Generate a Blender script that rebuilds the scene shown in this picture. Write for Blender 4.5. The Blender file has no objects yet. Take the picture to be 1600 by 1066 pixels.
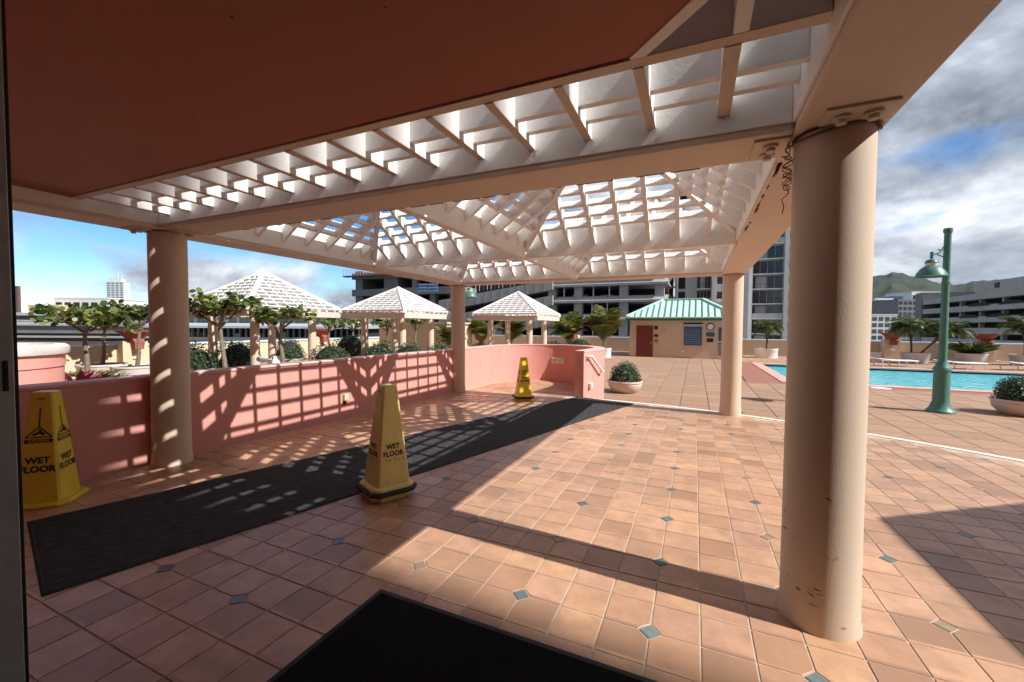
import bpy, math, random
from mathutils import Vector, Matrix
R = math.radians
random.seed(7)
sc = bpy.context.scene
col = sc.collection

# ------------------------------------------------------------------ camera
H = 1.367                                   # eye height above the plaza
FPX = 647.7                                 # focal length for a 1600 px wide frame

def rot_mat(pitch, roll, yaw):              # rows: right, forward, up
    cy, sy = math.cos(yaw), math.sin(yaw); cp, sp = math.cos(pitch), math.sin(pitch); cr, sr = math.cos(roll), math.sin(roll)
    A = Matrix(((cy, -sy, 0), (sy, cy, 0), (0, 0, 1)))
    B = Matrix(((1, 0, 0), (0, cp, -sp), (0, sp, cp)))
    C = Matrix(((cr, 0, -sr), (0, 1, 0), (sr, 0, cr)))
    return C @ B @ A
YAW = -0.4155
CM = rot_mat(0.0355, -0.0065, YAW)          # level world
TM = rot_mat(0.0213, -0.0139, YAW)          # the plaza paving falls away from the door by about one degree
cam_d = bpy.data.cameras.new('camera'); cam = bpy.data.objects.new('camera', cam_d); col.objects.link(cam)
cam_d.sensor_width = 36; cam_d.lens = 36 * FPX / 1600; cam_d.clip_start = 0.02; cam_d.clip_end = 9000
m3 = Matrix((CM[0], CM[2], -CM[1])).transposed()
cam.matrix_world = Matrix.Translation((0, 0, H)) @ m3.to_4x4()
sc.camera = cam
RT = CM.transposed() @ TM
PLAZA = Matrix.Translation(Vector((0, 0, H)) - RT @ Vector((0, 0, H))) @ RT.to_4x4()

def at_depth(x, y, D):                      # survey of the photograph: a sight line and a distance give a place
    return Vector((0, 0, H)) + D * (CM.transposed() @ Vector(((x - 800) / FPX, 1, -(y - 533) / FPX)))
def at_y(x, y, Y):
    r = CM.transposed() @ Vector(((x - 800) / FPX, 1, -(y - 533) / FPX))
    return Vector((0, 0, H)) + r * (Y / r.y)

# ------------------------------------------------------------------ sky, sun, exposure
SUN_K, SUN_DY = 1.055, 0.056
sun_from = Vector((SUN_K, -SUN_DY * SUN_K, 1)).normalized()
elev = math.asin(sun_from.z)
w = bpy.data.worlds.new('World'); sc.world = w; w.use_nodes = True
nt = w.node_tree; nt.nodes.clear()
def wn(t, **k):
    n = nt.nodes.new(t)
    for a, b in k.items(): setattr(n, a, b)
    return n
def wl(a, b): nt.links.new(a, b)
def wmath(op, a, b=None, c=None, clamp=False):
    n = wn('ShaderNodeMath', operation=op); n.use_clamp = clamp
    for i, v in enumerate((a, b, c)):
        if v is None: continue
        if isinstance(v, (int, float)): n.inputs[i].default_value = v
        else: wl(v, n.inputs[i])
    return n.outputs[0]
out = wn('ShaderNodeOutputWorld'); bg = wn('ShaderNodeBackground'); bg.inputs[1].default_value = 0.13
sky = wn('ShaderNodeTexSky', sky_type='NISHITA'); sky.sun_disc = False
sky.sun_elevation = elev; sky.sun_rotation = math.atan2(sun_from.x, sun_from.y)
sky.dust_density = 0.1; sky.ozone_density = 4.0; sky.air_density = 1.0; sky.altitude = 1200
tc = wn('ShaderNodeTexCoord'); sep = wn('ShaderNodeSeparateXYZ'); wl(tc.outputs['Generated'], sep.inputs[0])
comb = wn('ShaderNodeCombineXYZ')            # clouds live on the sky sphere, a little flattened towards the horizon
wl(sep.outputs[0], comb.inputs[0]); wl(sep.outputs[1], comb.inputs[1]); wl(wmath('MULTIPLY', sep.outputs[2], 2.1), comb.inputs[2])
def wnoise(scale, detail, rough, off):
    mp = wn('ShaderNodeMapping'); mp.inputs['Location'].default_value = off; wl(comb.outputs[0], mp.inputs[0])
    n = wn('ShaderNodeTexNoise'); n.inputs['Scale'].default_value = scale; n.inputs['Detail'].default_value = detail
    n.inputs['Roughness'].default_value = rough; n.inputs['Distortion'].default_value = 0.25; wl(mp.outputs[0], n.inputs['Vector']); return n.outputs[0]
n1 = wnoise(2.3, 10, 0.57, (22.88, 17.42, 6.69)); n2 = wnoise(3.4, 9, 0.56, (3.67, 14.29, 7.56)); n3 = wnoise(1.0, 3, 0.5, (6.03, 27.7, 8.11))
dens = wmath('ADD', wmath('ADD', wmath('MULTIPLY', n1, 0.65), wmath('MULTIPLY', n3, 0.6)), wmath('MULTIPLY', sep.outputs[0], 0.08))   # the cloud bank thickens towards the hills
cr = wn('ShaderNodeValToRGB'); wl(dens, cr.inputs[0])
cr.color_ramp.elements[0].position = 0.54; cr.color_ramp.elements[1].position = 0.625
shade = wn('ShaderNodeValToRGB'); wl(wmath('ADD', wmath('MULTIPLY', n2, 0.75), wmath('MULTIPLY', dens, 0.35)), shade.inputs[0])
e = shade.color_ramp.elements
e[0].position = 0.47; e[0].color = (6.2, 6.4, 6.7, 1); e[1].position = 0.68; e[1].color = (1.1, 1.3, 1.65, 1)
mid = e.new(0.575); mid.color = (2.9, 3.2, 3.7, 1)
mixc = wn('ShaderNodeMix', data_type='RGBA'); wl(wmath('MULTIPLY', cr.outputs[0], wmath('MULTIPLY', sep.outputs[2], 30, clamp=True)), mixc.inputs[0]); hsv = wn('ShaderNodeHueSaturation'); hsv.inputs['Saturation'].default_value = 1.22; hsv.inputs['Value'].default_value = 0.86; wl(sky.outputs[0], hsv.inputs['Color']); wl(hsv.outputs[0], mixc.inputs[6]); wl(shade.outputs[0], mixc.inputs[7])
wl(mixc.outputs[2], bg.inputs[0]); wl(bg.outputs[0], out.inputs[0])

sl = bpy.data.lights.new('sun', 'SUN'); sl.energy = 4.6; sl.angle = R(0.53); sl.color = (1.0, 0.965, 0.92)
so = bpy.data.objects.new('sun', sl); col.objects.link(so); so.rotation_euler = sun_from.to_track_quat('Z', 'Y').to_euler(); so.location = (20, 0, 30)
sc.view_settings.view_transform = 'Standard'; sc.view_settings.look = 'None'
sc.view_settings.exposure = 0.56; sc.view_settings.gamma = 1.0; sc.view_settings.use_curve_mapping = False
sc.render.engine = 'CYCLES'
sc.cycles.max_bounces = 6; sc.cycles.diffuse_bounces = 5; sc.cycles.glossy_bounces = 2; sc.cycles.transparent_max_bounces = 8
sc.cycles.use_adaptive_sampling = True; sc.cycles.adaptive_threshold = 0.03; sc.cycles.use_denoising = True
sc.cycles.caustics_reflective = False; sc.cycles.caustics_refractive = False; sc.cycles.sample_clamp_indirect = 6

# ------------------------------------------------------------------ materials
MATS = {}
def mat(name, c, rough=0.6, var=0.10, vs=4.0, bump=0.0, bs=60.0, metal=0.0, stain=None, ss=1.5, sat=0.35, spec=0.5, coat=0.0, obj_var=0.0, stretch=(1, 1, 1)):
    m = bpy.data.materials.new(name); m.use_nodes = True; t = m.node_tree; b = t.nodes['Principled BSDF']
    b.inputs['Roughness'].default_value = rough; b.inputs['Metallic'].default_value = metal
    b.inputs['Specular IOR Level'].default_value = spec; b.inputs['Coat Weight'].default_value = coat
    co = t.nodes.new('ShaderNodeTexCoord'); mp = t.nodes.new('ShaderNodeMapping'); mp.inputs['Scale'].default_value = stretch
    t.links.new(co.outputs['Object'], mp.inputs[0])
    def noise(s, d=5, r=0.6):
        n = t.nodes.new('ShaderNodeTexNoise'); n.inputs['Scale'].default_value = s; n.inputs['Detail'].default_value = d; n.inputs['Roughness'].default_value = r
        t.links.new(mp.outputs[0], n.inputs['Vector']); return n
    mx = t.nodes.new('ShaderNodeMix'); mx.data_type = 'RGBA'
    mx.inputs[6].default_value = tuple(max(0, v * (1 - var)) for v in c) + (1,); mx.inputs[7].default_value = tuple(min(1, v * (1 + var)) for v in c) + (1,)
    n = noise(vs); rp = t.nodes.new('ShaderNodeMapRange'); rp.inputs[1].default_value = 0.3; rp.inputs[2].default_value = 0.7
    t.links.new(n.outputs[0], rp.inputs[0]); t.links.new(rp.outputs[0], mx.inputs[0]); last = mx.outputs[2]
    if stain:
        s = noise(ss, 8, 0.65); q = t.nodes.new('ShaderNodeMapRange'); q.inputs[1].default_value = 0.56; q.inputs[2].default_value = 0.74; q.inputs[4].default_value = sat
        t.links.new(s.outputs[0], q.inputs[0]); m2 = t.nodes.new('ShaderNodeMix'); m2.data_type = 'RGBA'; m2.inputs[7].default_value = tuple(stain) + (1,)
        t.links.new(q.outputs[0], m2.inputs[0]); t.links.new(last, m2.inputs[6]); last = m2.outputs[2]
    if obj_var:
        oi = t.nodes.new('ShaderNodeObjectInfo'); q = t.nodes.new('ShaderNodeMapRange'); q.inputs[3].default_value = 1 - obj_var; q.inputs[4].default_value = 1 + obj_var
        t.links.new(oi.outputs['Random'], q.inputs[0]); hs = t.nodes.new('ShaderNodeHueSaturation'); t.links.new(q.outputs[0], hs.inputs['Value']); t.links.new(last, hs.inputs['Color']); last = hs.outputs[0]
    t.links.new(last, b.inputs['Base Color'])
    if bump:
        bn = noise(bs, 4, 0.6); bp = t.nodes.new('ShaderNodeBump'); bp.inputs['Strength'].default_value = bump; bp.inputs['Distance'].default_value = 0.01
        t.links.new(bn.outputs[0], bp.inputs['Height']); t.links.new(bp.outputs[0], b.inputs['Normal'])
    MATS[name] = m; return m
def nodes_of(m): return m.node_tree, m.node_tree.nodes['Principled BSDF']

TILE, X0, Y0 = 0.64 / 3, -0.1617, 1.9799
def tile_material():
    m = mat('terracotta tile', (0.5, 0.3, 0.2), 0.4); t, b = nodes_of(m)
    g = t.nodes.new('ShaderNodeNewGeometry'); s = t.nodes.new('ShaderNodeSeparateXYZ'); t.links.new(g.outputs['Position'], s.inputs[0])
    def mt(op, a, v=None):
        n = t.nodes.new('ShaderNodeMath'); n.operation = op; t.links.new(a, n.inputs[0])
        if v is not None: n.inputs[1].default_value = v
        return n.outputs[0]
    cb = t.nodes.new('ShaderNodeCombineXYZ')
    t.links.new(mt('FLOOR', mt('DIVIDE', mt('SUBTRACT', s.outputs[0], X0), TILE)), cb.inputs[0])
    t.links.new(mt('FLOOR', mt('DIVIDE', mt('SUBTRACT', s.outputs[1], Y0), TILE)), cb.inputs[1])
    wnz = t.nodes.new('ShaderNodeTexWhiteNoise'); wnz.noise_dimensions = '3D'; t.links.new(cb.outputs[0], wnz.inputs['Vector'])
    rp = t.nodes.new('ShaderNodeValToRGB'); t.links.new(wnz.outputs['Value'], rp.inputs[0]); e = rp.color_ramp.elements
    e[0].position = 0; e[0].color = (0.345, 0.195, 0.117, 1); e[1].position = 1; e[1].color = (0.55, 0.322, 0.197, 1)
    for p, c in ((0.14, (0.42, 0.24, 0.146)), (0.3, (0.52, 0.297, 0.178)), (0.45, (0.57, 0.335, 0.197)), (0.62, (0.53, 0.307, 0.209)), (0.8, (0.595, 0.355, 0.207)), (0.9, (0.44, 0.26, 0.17))):
        x = e.new(p); x.color = c + (1,)
    n = t.nodes.new('ShaderNodeTexNoise'); n.inputs['Scale'].default_value = 7; n.inputs['Detail'].default_value = 7; n.inputs['Roughness'].default_value = 0.65
    ad = t.nodes.new('ShaderNodeVectorMath'); ad.operation = 'MULTIPLY_ADD'; ad.inputs[1].default_value = (3.1, 5.3, 0); t.links.new(cb.outputs[0], ad.inputs[0]); t.links.new(g.outputs['Position'], ad.inputs[2])
    t.links.new(ad.outputs[0], n.inputs['Vector'])
    q = t.nodes.new('ShaderNodeMapRange'); q.inputs[1].default_value = 0.40; q.inputs[2].default_value = 0.70; q.inputs[4].default_value = 0.68; t.links.new(n.outputs[0], q.inputs[0])
    mx = t.nodes.new('ShaderNodeMix'); mx.data_type = 'RGBA'; mx.inputs[7].default_value = (0.31, 0.185, 0.12, 1)
    t.links.new(q.outputs[0], mx.inputs[0]); t.links.new(rp.outputs[0], mx.inputs[6])
    n3 = t.nodes.new('ShaderNodeTexNoise'); n3.inputs['Scale'].default_value = 0.9; n3.inputs['Detail'].default_value = 5; t.links.new(g.outputs['Position'], n3.inputs['Vector'])
    q3 = t.nodes.new('ShaderNodeMapRange'); q3.inputs[1].default_value = 0.35; q3.inputs[2].default_value = 0.7; q3.inputs[3].default_value = 1.10; q3.inputs[4].default_value = 0.80; t.links.new(n3.outputs[0], q3.inputs[0])
    hs = t.nodes.new('ShaderNodeHueSaturation'); t.links.new(q3.outputs[0], hs.inputs['Value']); t.links.new(mx.outputs[2], hs.inputs['Color'])
    t.links.new(hs.outputs[0], b.inputs['Base Color'])
    rr = t.nodes.new('ShaderNodeMapRange'); rr.inputs[3].default_value = 0.26; rr.inputs[4].default_value = 0.5; t.links.new(n.outputs[0], rr.inputs[0]); t.links.new(rr.outputs[0], b.inputs['Roughness'])
    bp = t.nodes.new('ShaderNodeBump'); bp.inputs['Strength'].default_value = 0.12; bp.inputs['Distance'].default_value = 0.004
    n2 = t.nodes.new('ShaderNodeTexNoise'); n2.inputs['Scale'].default_value = 55; n2.inputs['Detail'].default_value = 4; t.links.new(g.outputs['Position'], n2.inputs['Vector'])
    t.links.new(n2.outputs[0], bp.inputs['Height']); t.links.new(bp.outputs[0], b.inputs['Normal'])
    return m
M_TILE = tile_material()
M_GROUT = mat('grout', (0.49, 0.385, 0.295), 0.85, 0.2, 9, 0.3, 200, stain=(0.22, 0.165, 0.125), ss=2.2, sat=0.7)
M_INSET = mat('inset tile', (0.115, 0.15, 0.15), 0.35, 0.2, 30, obj_var=0.35)
M_INSETB = mat('brown inset tile', (0.30, 0.22, 0.15), 0.4, 0.2, 30)
M_PINK = mat('pink stucco', (0.66, 0.31, 0.26), 0.8, 0.05, 2.5, 0.25, 140, stain=(0.44, 0.2, 0.165), ss=2.2, sat=0.45, stretch=(1, 1, .3))
M_CAP = mat('pale pink wall cap', (0.70, 0.42, 0.38), 0.75, 0.08, 6, 0.2, 120, stain=(0.35, 0.2, 0.18), ss=3, sat=0.4)
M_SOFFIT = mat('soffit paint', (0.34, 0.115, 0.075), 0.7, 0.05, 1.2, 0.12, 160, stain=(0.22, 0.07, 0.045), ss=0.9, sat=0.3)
M_TAN = mat('tan stucco', (0.67, 0.575, 0.49), 0.75, 0.05, 2, 0.3, 110, stain=(0.42, 0.27, 0.18), ss=1.6, sat=0.25)
M_COLUMN = mat('column stucco', (0.62, 0.50, 0.385), 0.7, 0.05, 3, 0.11, 150, stain=(0.46, 0.365, 0.275), ss=2.6, sat=0.3, stretch=(1, 1, .35))
M_WHITE = mat('white painted timber', (0.82, 0.815, 0.80), 0.6, 0.05, 5, 0.15, 60, stain=(0.58, 0.55, 0.51), ss=2.5, sat=0.35)
M_WHITEG = mat('white lattice paint', (0.84, 0.85, 0.85), 0.6, 0.05, 5)
M_RUST = mat('rust', (0.12, 0.035, 0.02), 0.9, 0.5, 40)
M_CREAM = mat('cream stucco', (0.66, 0.53, 0.36), 0.8, 0.05, 2, 0.2, 80, stain=(0.5, 0.4, 0.28), ss=1, sat=0.25)
M_BEIGE = mat('beige stucco', (0.66, 0.535, 0.40), 0.8, 0.05, 2, 0.2, 80, stain=(0.4, 0.3, 0.2), ss=1, sat=0.2)
M_RUBBER = mat('black rubber', (0.048, 0.048, 0.049), 0.75, 0.25, 12, 0.15, 90, spec=0.12)
M_CARPET = mat('black carpet', (0.010, 0.010, 0.0105), 0.95, 0.4, 220, 0.8, 350, spec=0.1)
M_YELLOW = mat('yellow plastic', (0.76, 0.58, 0.035), 0.42, 0.08, 5, 0.05, 30, stain=(0.42, 0.29, 0.04), ss=5, sat=0.4)
M_YELLOW2 = mat('faded yellow plastic', (0.76, 0.65, 0.22), 0.5, 0.1, 5, 0.08, 30, stain=(0.40, 0.32, 0.11), ss=6, sat=0.45)
M_INK = mat('black ink', (0.012, 0.01, 0.009), 0.6, 0.3, 60)
M_WORN = mat('worn ink', (0.16, 0.11, 0.03), 0.7, 0.5, 90)
M_ALU = mat('grey aluminium', (0.50, 0.50, 0.48), 0.45, 0.15, 8, 0.1, 50, metal=0.2, stain=(0.22, 0.21, 0.19), ss=6, sat=0.5)
M_GASKET = mat('dark bronze gasket', (0.02, 0.017, 0.015), 0.5, 0.3, 20)
M_GREEN = mat('verdigris paint', (0.07, 0.215, 0.175), 0.42, 0.08, 6, 0.08, 60, stain=(0.04, 0.15, 0.11), ss=3, sat=0.4)
M_ROOFG = mat('mint metal roof', (0.54, 0.78, 0.68), 0.4, 0.05, 2, stain=(0.22, 0.5, 0.38), ss=1, sat=0.3)
M_ROOFD = mat('dark green trim', (0.05, 0.16, 0.11), 0.5)
M_DOOR = mat('red brown door', (0.17, 0.03, 0.022), 0.5, 0.06, 3)
M_SIGN = mat('blue sign', (0.035, 0.10, 0.20), 0.4, 0.1, 5)
M_SIGNW = mat('pale lettering', (0.45, 0.52, 0.6), 0.5)
M_PAVER = mat('brown deck paver', (0.35, 0.215, 0.14), 0.8, 0.12, 6, 0.3, 90, obj_var=0.10, stain=(0.3, 0.18, 0.12), ss=1.2, sat=0.35)
M_JOINT = mat('paver joint', (0.13, 0.085, 0.065), 0.9)
M_BORDER = mat('red brown paving', (0.30, 0.125, 0.085), 0.8, 0.12, 5, 0.2, 80)
M_COPING = mat('pink coping', (0.66, 0.36, 0.31), 0.7, 0.08, 4)
M_NOSING = mat('white step nosing', (0.78, 0.74, 0.66), 0.6, 0.08, 12, stain=(0.5, 0.42, 0.34), ss=6, sat=0.5)
M_BASIN = mat('pool plaster', (0.10, 0.52, 0.62), 0.6, 0.06, 1)
M_POT = mat('white planter', (0.62, 0.60, 0.56), 0.7, 0.07, 3, 0.1, 50, stain=(0.36, 0.34, 0.31), ss=2.5, sat=0.4)
M_POTP = mat('pinkish planter', (0.64, 0.54, 0.485), 0.7, 0.07, 3, 0.1, 50, stain=(0.4, 0.3, 0.26), ss=2.5, sat=0.4)
M_SOIL = mat('soil', (0.05, 0.035, 0.022), 0.95, 0.4, 30)
M_URN = mat('red terracotta urn', (0.32, 0.08, 0.06), 0.7, 0.1, 4, stain=(0.25, 0.07, 0.05), ss=3, sat=0.4)
M_BARK = mat('grey bark', (0.20, 0.155, 0.12), 0.9, 0.3, 14, 0.6, 40)
M_PTRUNK = mat('palm trunk', (0.12, 0.075, 0.045), 0.95, 0.4, 24, 0.8, 40)
M_CONC = mat('grey concrete', (0.36, 0.35, 0.335), 0.85, 0.12, 0.35, stain=(0.17, 0.165, 0.16), ss=0.4, sat=0.65, stretch=(1, 1, .3))
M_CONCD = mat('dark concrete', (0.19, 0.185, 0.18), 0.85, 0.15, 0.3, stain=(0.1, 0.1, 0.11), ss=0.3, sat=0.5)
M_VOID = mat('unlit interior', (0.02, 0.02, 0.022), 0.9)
M_GLASS = mat('dark window glass', (0.035, 0.045, 0.055), 0.12, 0.5, 0.8, spec=0.8)
M_CONDO = mat('pale grey render', (0.50, 0.50, 0.49), 0.8, 0.06, 0.5, stain=(0.4, 0.4, 0.4), ss=0.3, sat=0.3)
M_CONDOW = mat('white render', (0.66, 0.65, 0.62), 0.8, 0.05, 0.5)
M_GARAGE = mat('taupe concrete', (0.40, 0.365, 0.335), 0.85, 0.08, 0.3, stain=(0.24, 0.21, 0.19), ss=0.2, sat=0.4)
M_BLUE = mat('blue tarpaulin', (0.06, 0.20, 0.42), 0.6, 0.3, 2)
M_PLASTICW = mat('white plastic', (0.78, 0.78, 0.76), 0.45, 0.04, 4)
M_METAL = mat('light metal roofing', (0.42, 0.45, 0.48), 0.5, 0.08, 0.5)
M_RAILB = mat('pale blue rail', (0.52, 0.66, 0.76), 0.5, 0.06, 2)
M_GROUND = mat('city ground', (0.14, 0.14, 0.13), 0.9, 0.3, 0.02)
M_HILL = mat('wooded hillside', (0.022, 0.036, 0.026), 0.95, 0.5, 0.012, stain=(0.05, 0.064, 0.042), ss=0.006, sat=0.7)
M_LAMPW = mat('lamp lining', (0.7, 0.66, 0.58), 0.5)
M_BROWN = mat('dark brown cladding', (0.13, 0.075, 0.06), 0.8, 0.2, 0.5)
M_SCAFF = mat('rusty steel', (0.22, 0.09, 0.05), 0.8, 0.3, 2)

def leaf_mat(name, a, b, rough=0.45, trans=0.25):
    m = bpy.data.materials.new(name); m.use_nodes = True; t, p = nodes_of(m)
    g = t.nodes.new('ShaderNodeNewGeometry'); r = t.nodes.new('ShaderNodeValToRGB'); t.links.new(g.outputs['Random Per Island'], r.inputs[0])
    e = r.color_ramp.elements; e[0].color = a + (1,); e[1].color = b + (1,); e[0].position = 0.15
    t.links.new(r.outputs[0], p.inputs['Base Color']); p.inputs['Roughness'].default_value = rough
    tr = t.nodes.new('ShaderNodeBsdfTranslucent'); t.links.new(r.outputs[0], tr.inputs[0]); mx = t.nodes.new('ShaderNodeMixShader'); mx.inputs[0].default_value = trans
    o = t.nodes['Material Output']; t.links.new(p.outputs[0], mx.inputs[1]); t.links.new(tr.outputs[0], mx.inputs[2]); t.links.new(mx.outputs[0], o.inputs[0])
    return m
L_GRAPE = leaf_mat('sea grape leaf', (0.04, 0.085, 0.02), (0.30, 0.34, 0.09), 0.35, 0.35)
L_BUSH = leaf_mat('clipped shrub leaf', (0.02, 0.05, 0.018), (0.085, 0.14, 0.055), 0.42)
L_ARECA = leaf_mat('areca frond', (0.07, 0.11, 0.02), (0.27, 0.25, 0.05))
L_DATE = leaf_mat('date palm frond', (0.035, 0.075, 0.02), (0.13, 0.17, 0.04))
L_TI = leaf_mat('red ti leaf', (0.12, 0.012, 0.03), (0.34, 0.05, 0.11))
L_YEL = leaf_mat('variegated shrub leaf', (0.09, 0.11, 0.03), (0.38, 0.36, 0.13))
L_GRASS = leaf_mat('ground cover', (0.05, 0.09, 0.02), (0.13, 0.18, 0.05))

# ------------------------------------------------------------------ mesh helpers
class MB:
    def __init__(s): s.v = []; s.f = []
    def add(s, vs, fs):
        o = len(s.v); s.v += [tuple(v) for v in vs]; s.f += [tuple(i + o for i in f) for f in fs]; return s
    def box(s, x0, x1, y0, y1, z0, z1):
        return s.add([(x0, y0, z0), (x1, y0, z0), (x1, y1, z0), (x0, y1, z0), (x0, y0, z1), (x1, y0, z1), (x1, y1, z1), (x0, y1, z1)],
                     [(0, 3, 2, 1), (4, 5, 6, 7), (0, 1, 5, 4), (1, 2, 6, 5), (2, 3, 7, 6), (3, 0, 4, 7)])
    def hexa(s, a, b):                      # two quads, a below b
        return s.add(list(a) + list(b), [(0, 3, 2, 1), (4, 5, 6, 7), (0, 1, 5, 4), (1, 2, 6, 5), (2, 3, 7, 6), (3, 0, 4, 7)])
    def prism(s, pts, z0, z1):
        n = len(pts); return s.add([(x, y, z0) for x, y in pts] + [(x, y, z1) for x, y in pts],
            [tuple(range(n))[::-1], tuple(range(n, 2 * n))] + [(i, (i + 1) % n, n + (i + 1) % n, n + i) for i in range(n)])
    def loft(s, rings, cap=True):
        o = len(s.v); n = len(rings[0])
        for r in rings: s.v += [tuple(p) for p in r]
        for k in range(len(rings) - 1):
            for i in range(n): s.f.append((o + k * n + i, o + k * n + (i + 1) % n, o + (k + 1) * n + (i + 1) % n, o + (k + 1) * n + i))
        if cap: s.f.append(tuple(o + i for i in range(n))[::-1]); s.f.append(tuple(o + (len(rings) - 1) * n + i for i in range(n)))
        return s
    def lathe(s, prof, n=24, c=(0, 0, 0), cap=True):
        return s.loft([[(c[0] + r * math.cos(2 * math.pi * i / n), c[1] + r * math.sin(2 * math.pi * i / n), c[2] + z) for i in range(n)] for r, z in prof], cap)
    def tube(s, pts, rad, n=8):
        pts = [Vector(p) for p in pts]; rings = []
        if isinstance(rad, (int, float)): rad = [rad] * len(pts)
        for i, p in enumerate(pts):
            d = (pts[min(i + 1, len(pts) - 1)] - pts[max(i - 1, 0)]).normalized(); u = d.orthogonal() if i == 0 else (u - d * u.dot(d))
            u.normalize(); v = d.cross(u); rings.append([p + (u * math.cos(2 * math.pi * k / n) + v * math.sin(2 * math.pi * k / n)) * rad[i] for k in range(n)])
        return s.loft(rings)
    def bar(s, a, b, wd, ht, up=(0, 0, 1)):
        a, b = Vector(a), Vector(b); d = (b - a).normalized(); x = d.cross(Vector(up)).normalized() * wd / 2; y = x.cross(d).normalized() * ht / 2
        return s.hexa([a - x - y, a + x - y, b + x - y, b - x - y], [a - x + y, a + x + y, b + x + y, b - x + y])
    def mesh(s, name):
        me = bpy.data.meshes.new(name); me.from_pydata(s.v, [], s.f); me.update(); return me
    def build(s, name, m, parent=None, smooth=False, bevel=0, seg=2):
        me = s.mesh(name); me.materials.append(m); return link(name, me, parent, smooth, bevel, seg)
def link(name, me, parent=None, smooth=False, bevel=0, seg=2):
    o = bpy.data.objects.new(name, me); col.objects.link(o)
    if parent: o.parent = parent
    if smooth:
        me.polygons.foreach_set('use_smooth', [True] * len(me.polygons))
        md = o.modifiers.new('split', 'EDGE_SPLIT'); md.split_angle = R(40)
    if bevel: md = o.modifiers.new('bevel', 'BEVEL'); md.width = bevel; md.segments = seg; md.limit_method = 'ANGLE'; md.angle_limit = R(40)
    return o
def empty(name, loc=(0, 0, 0), rz=0.0):
    o = bpy.data.objects.new(name, None); col.objects.link(o); o.location = loc; o.rotation_euler = (0, 0, rz); return o
def tag(o, label=None, cat=None, group=None, kind=None):
    if label: o['label'] = label
    if cat: o['category'] = cat
    if group: o['group'] = group
    if kind: o['kind'] = kind
    return o
def struct(o): o['kind'] = 'structure'; return o
def copy_tree(o, parent=None):
    c = o.copy(); col.objects.link(c); c.parent = parent
    for ch in [x for x in bpy.data.objects if x.parent == o]: copy_tree(ch, c)
    return c
def text_mesh(s, size, bold=0.0, depth=0.0):
    cu = bpy.data.curves.new('lettering', 'FONT'); cu.body = s; cu.size = size; cu.align_x = 'CENTER'; cu.align_y = 'CENTER'; cu.offset = bold; cu.extrude = depth; cu.resolution_u = 3
    o = bpy.data.objects.new('lettering', cu); col.objects.link(o); dg = bpy.context.evaluated_depsgraph_get()
    me = bpy.data.meshes.new_from_object(o.evaluated_get(dg)); bpy.data.objects.remove(o); return me

DECK = -0.62
# ------------------------------------------------------------------ setting: ground, deck, pool, plaza
CX, RP = -2.125, 8.62                        # the round plaza
g = MB(); g.add([(-4000, -4000, -14), (4000, -4000, -14), (4000, 6000, -14), (-4000, 6000, -14)], [(0, 1, 2, 3)])
struct(g.build('ground', M_GROUND))
POOL = (3.35, 22.0, 18.25, 26.55)
deck = MB()
DX0, DX1, DY0, DY1 = -21.6, 27.0, -22.0, 35.0
for (a, b, c, d) in ((DX0, POOL[0], DY0, DY1), (POOL[1], DX1, DY0, DY1), (POOL[0], POOL[1], DY0, POOL[2]), (POOL[0], POOL[1], POOL[3], DY1)):
    deck.box(a, b, c, d, DECK - 0.6, DECK - 0.012)
deck_o = struct(deck.build('deck', M_JOINT))
deck_o['label'] = 'brown paved pool deck'
PV = 0.68
pm = MB(); q = PV / 2 - 0.007
pm.hexa([(-q, -q, -0.012), (q, -q, -0.012), (q, q, -0.012), (-q, q, -0.012)], [(-q + .004, -q + .004, 0), (q - .004, -q + .004, 0), (q - .004, q - .004, 0), (-q + .004, q - .004, 0)])
paver_me = pm.mesh('paver'); paver_me.materials.append(M_PAVER)
cells = []
i0 = -int((0 - DX0 - 0.35) / PV)
def project(p):
    c = CM @ (Vector(p) - Vector((0, 0, H)))
    if c.y < 0.05: return None
    return 800 + FPX * c.x / c.y, 533 - FPX * c.z / c.y, c.y
for i in range(-30, 38):
    for j in range(0, 52):
        x, y = 0.02 + i * PV, 0.3 + j * PV
        if x < DX0 + 0.4 or x > DX1 - 0.4 or y > DY1 - 0.4: continue
        if POOL[0] - 1.55 < x < POOL[1] and POOL[2] - 0.95 < y < POOL[3] + 0.75: continue
        if math.hypot(x - CX, y) < RP - 0.4: continue
        if x < -5.4 and y < 9: pass
        pr = project((x, y, DECK))
        vis = pr and -80 < pr[0] < 1700 and pr[1] < 1100 and math.hypot(x, y) > 11.0 and x > -3.2
        cells.append((0 if vis else 1, math.hypot(x, y), x, y))
cells.sort()
rest = MB()
for k, (v, d, x, y) in enumerate(cells):
    if k < 300 and v == 0:
        o = bpy.data.objects.new('paver', paver_me); col.objects.link(o); o.parent = deck_o; o.location = (x, y, DECK)
    else:
        rest.hexa([(x - q, y - q, DECK - .012), (x + q, y - q, DECK - .012), (x + q, y + q, DECK - .012), (x - q, y + q, DECK - .012)], [(x - q, y - q, DECK), (x + q, y - q, DECK), (x + q, y + q, DECK), (x - q, y + q, DECK)])
tag(rest.build('pavers', M_PAVER, deck_o), kind='stuff')
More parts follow.
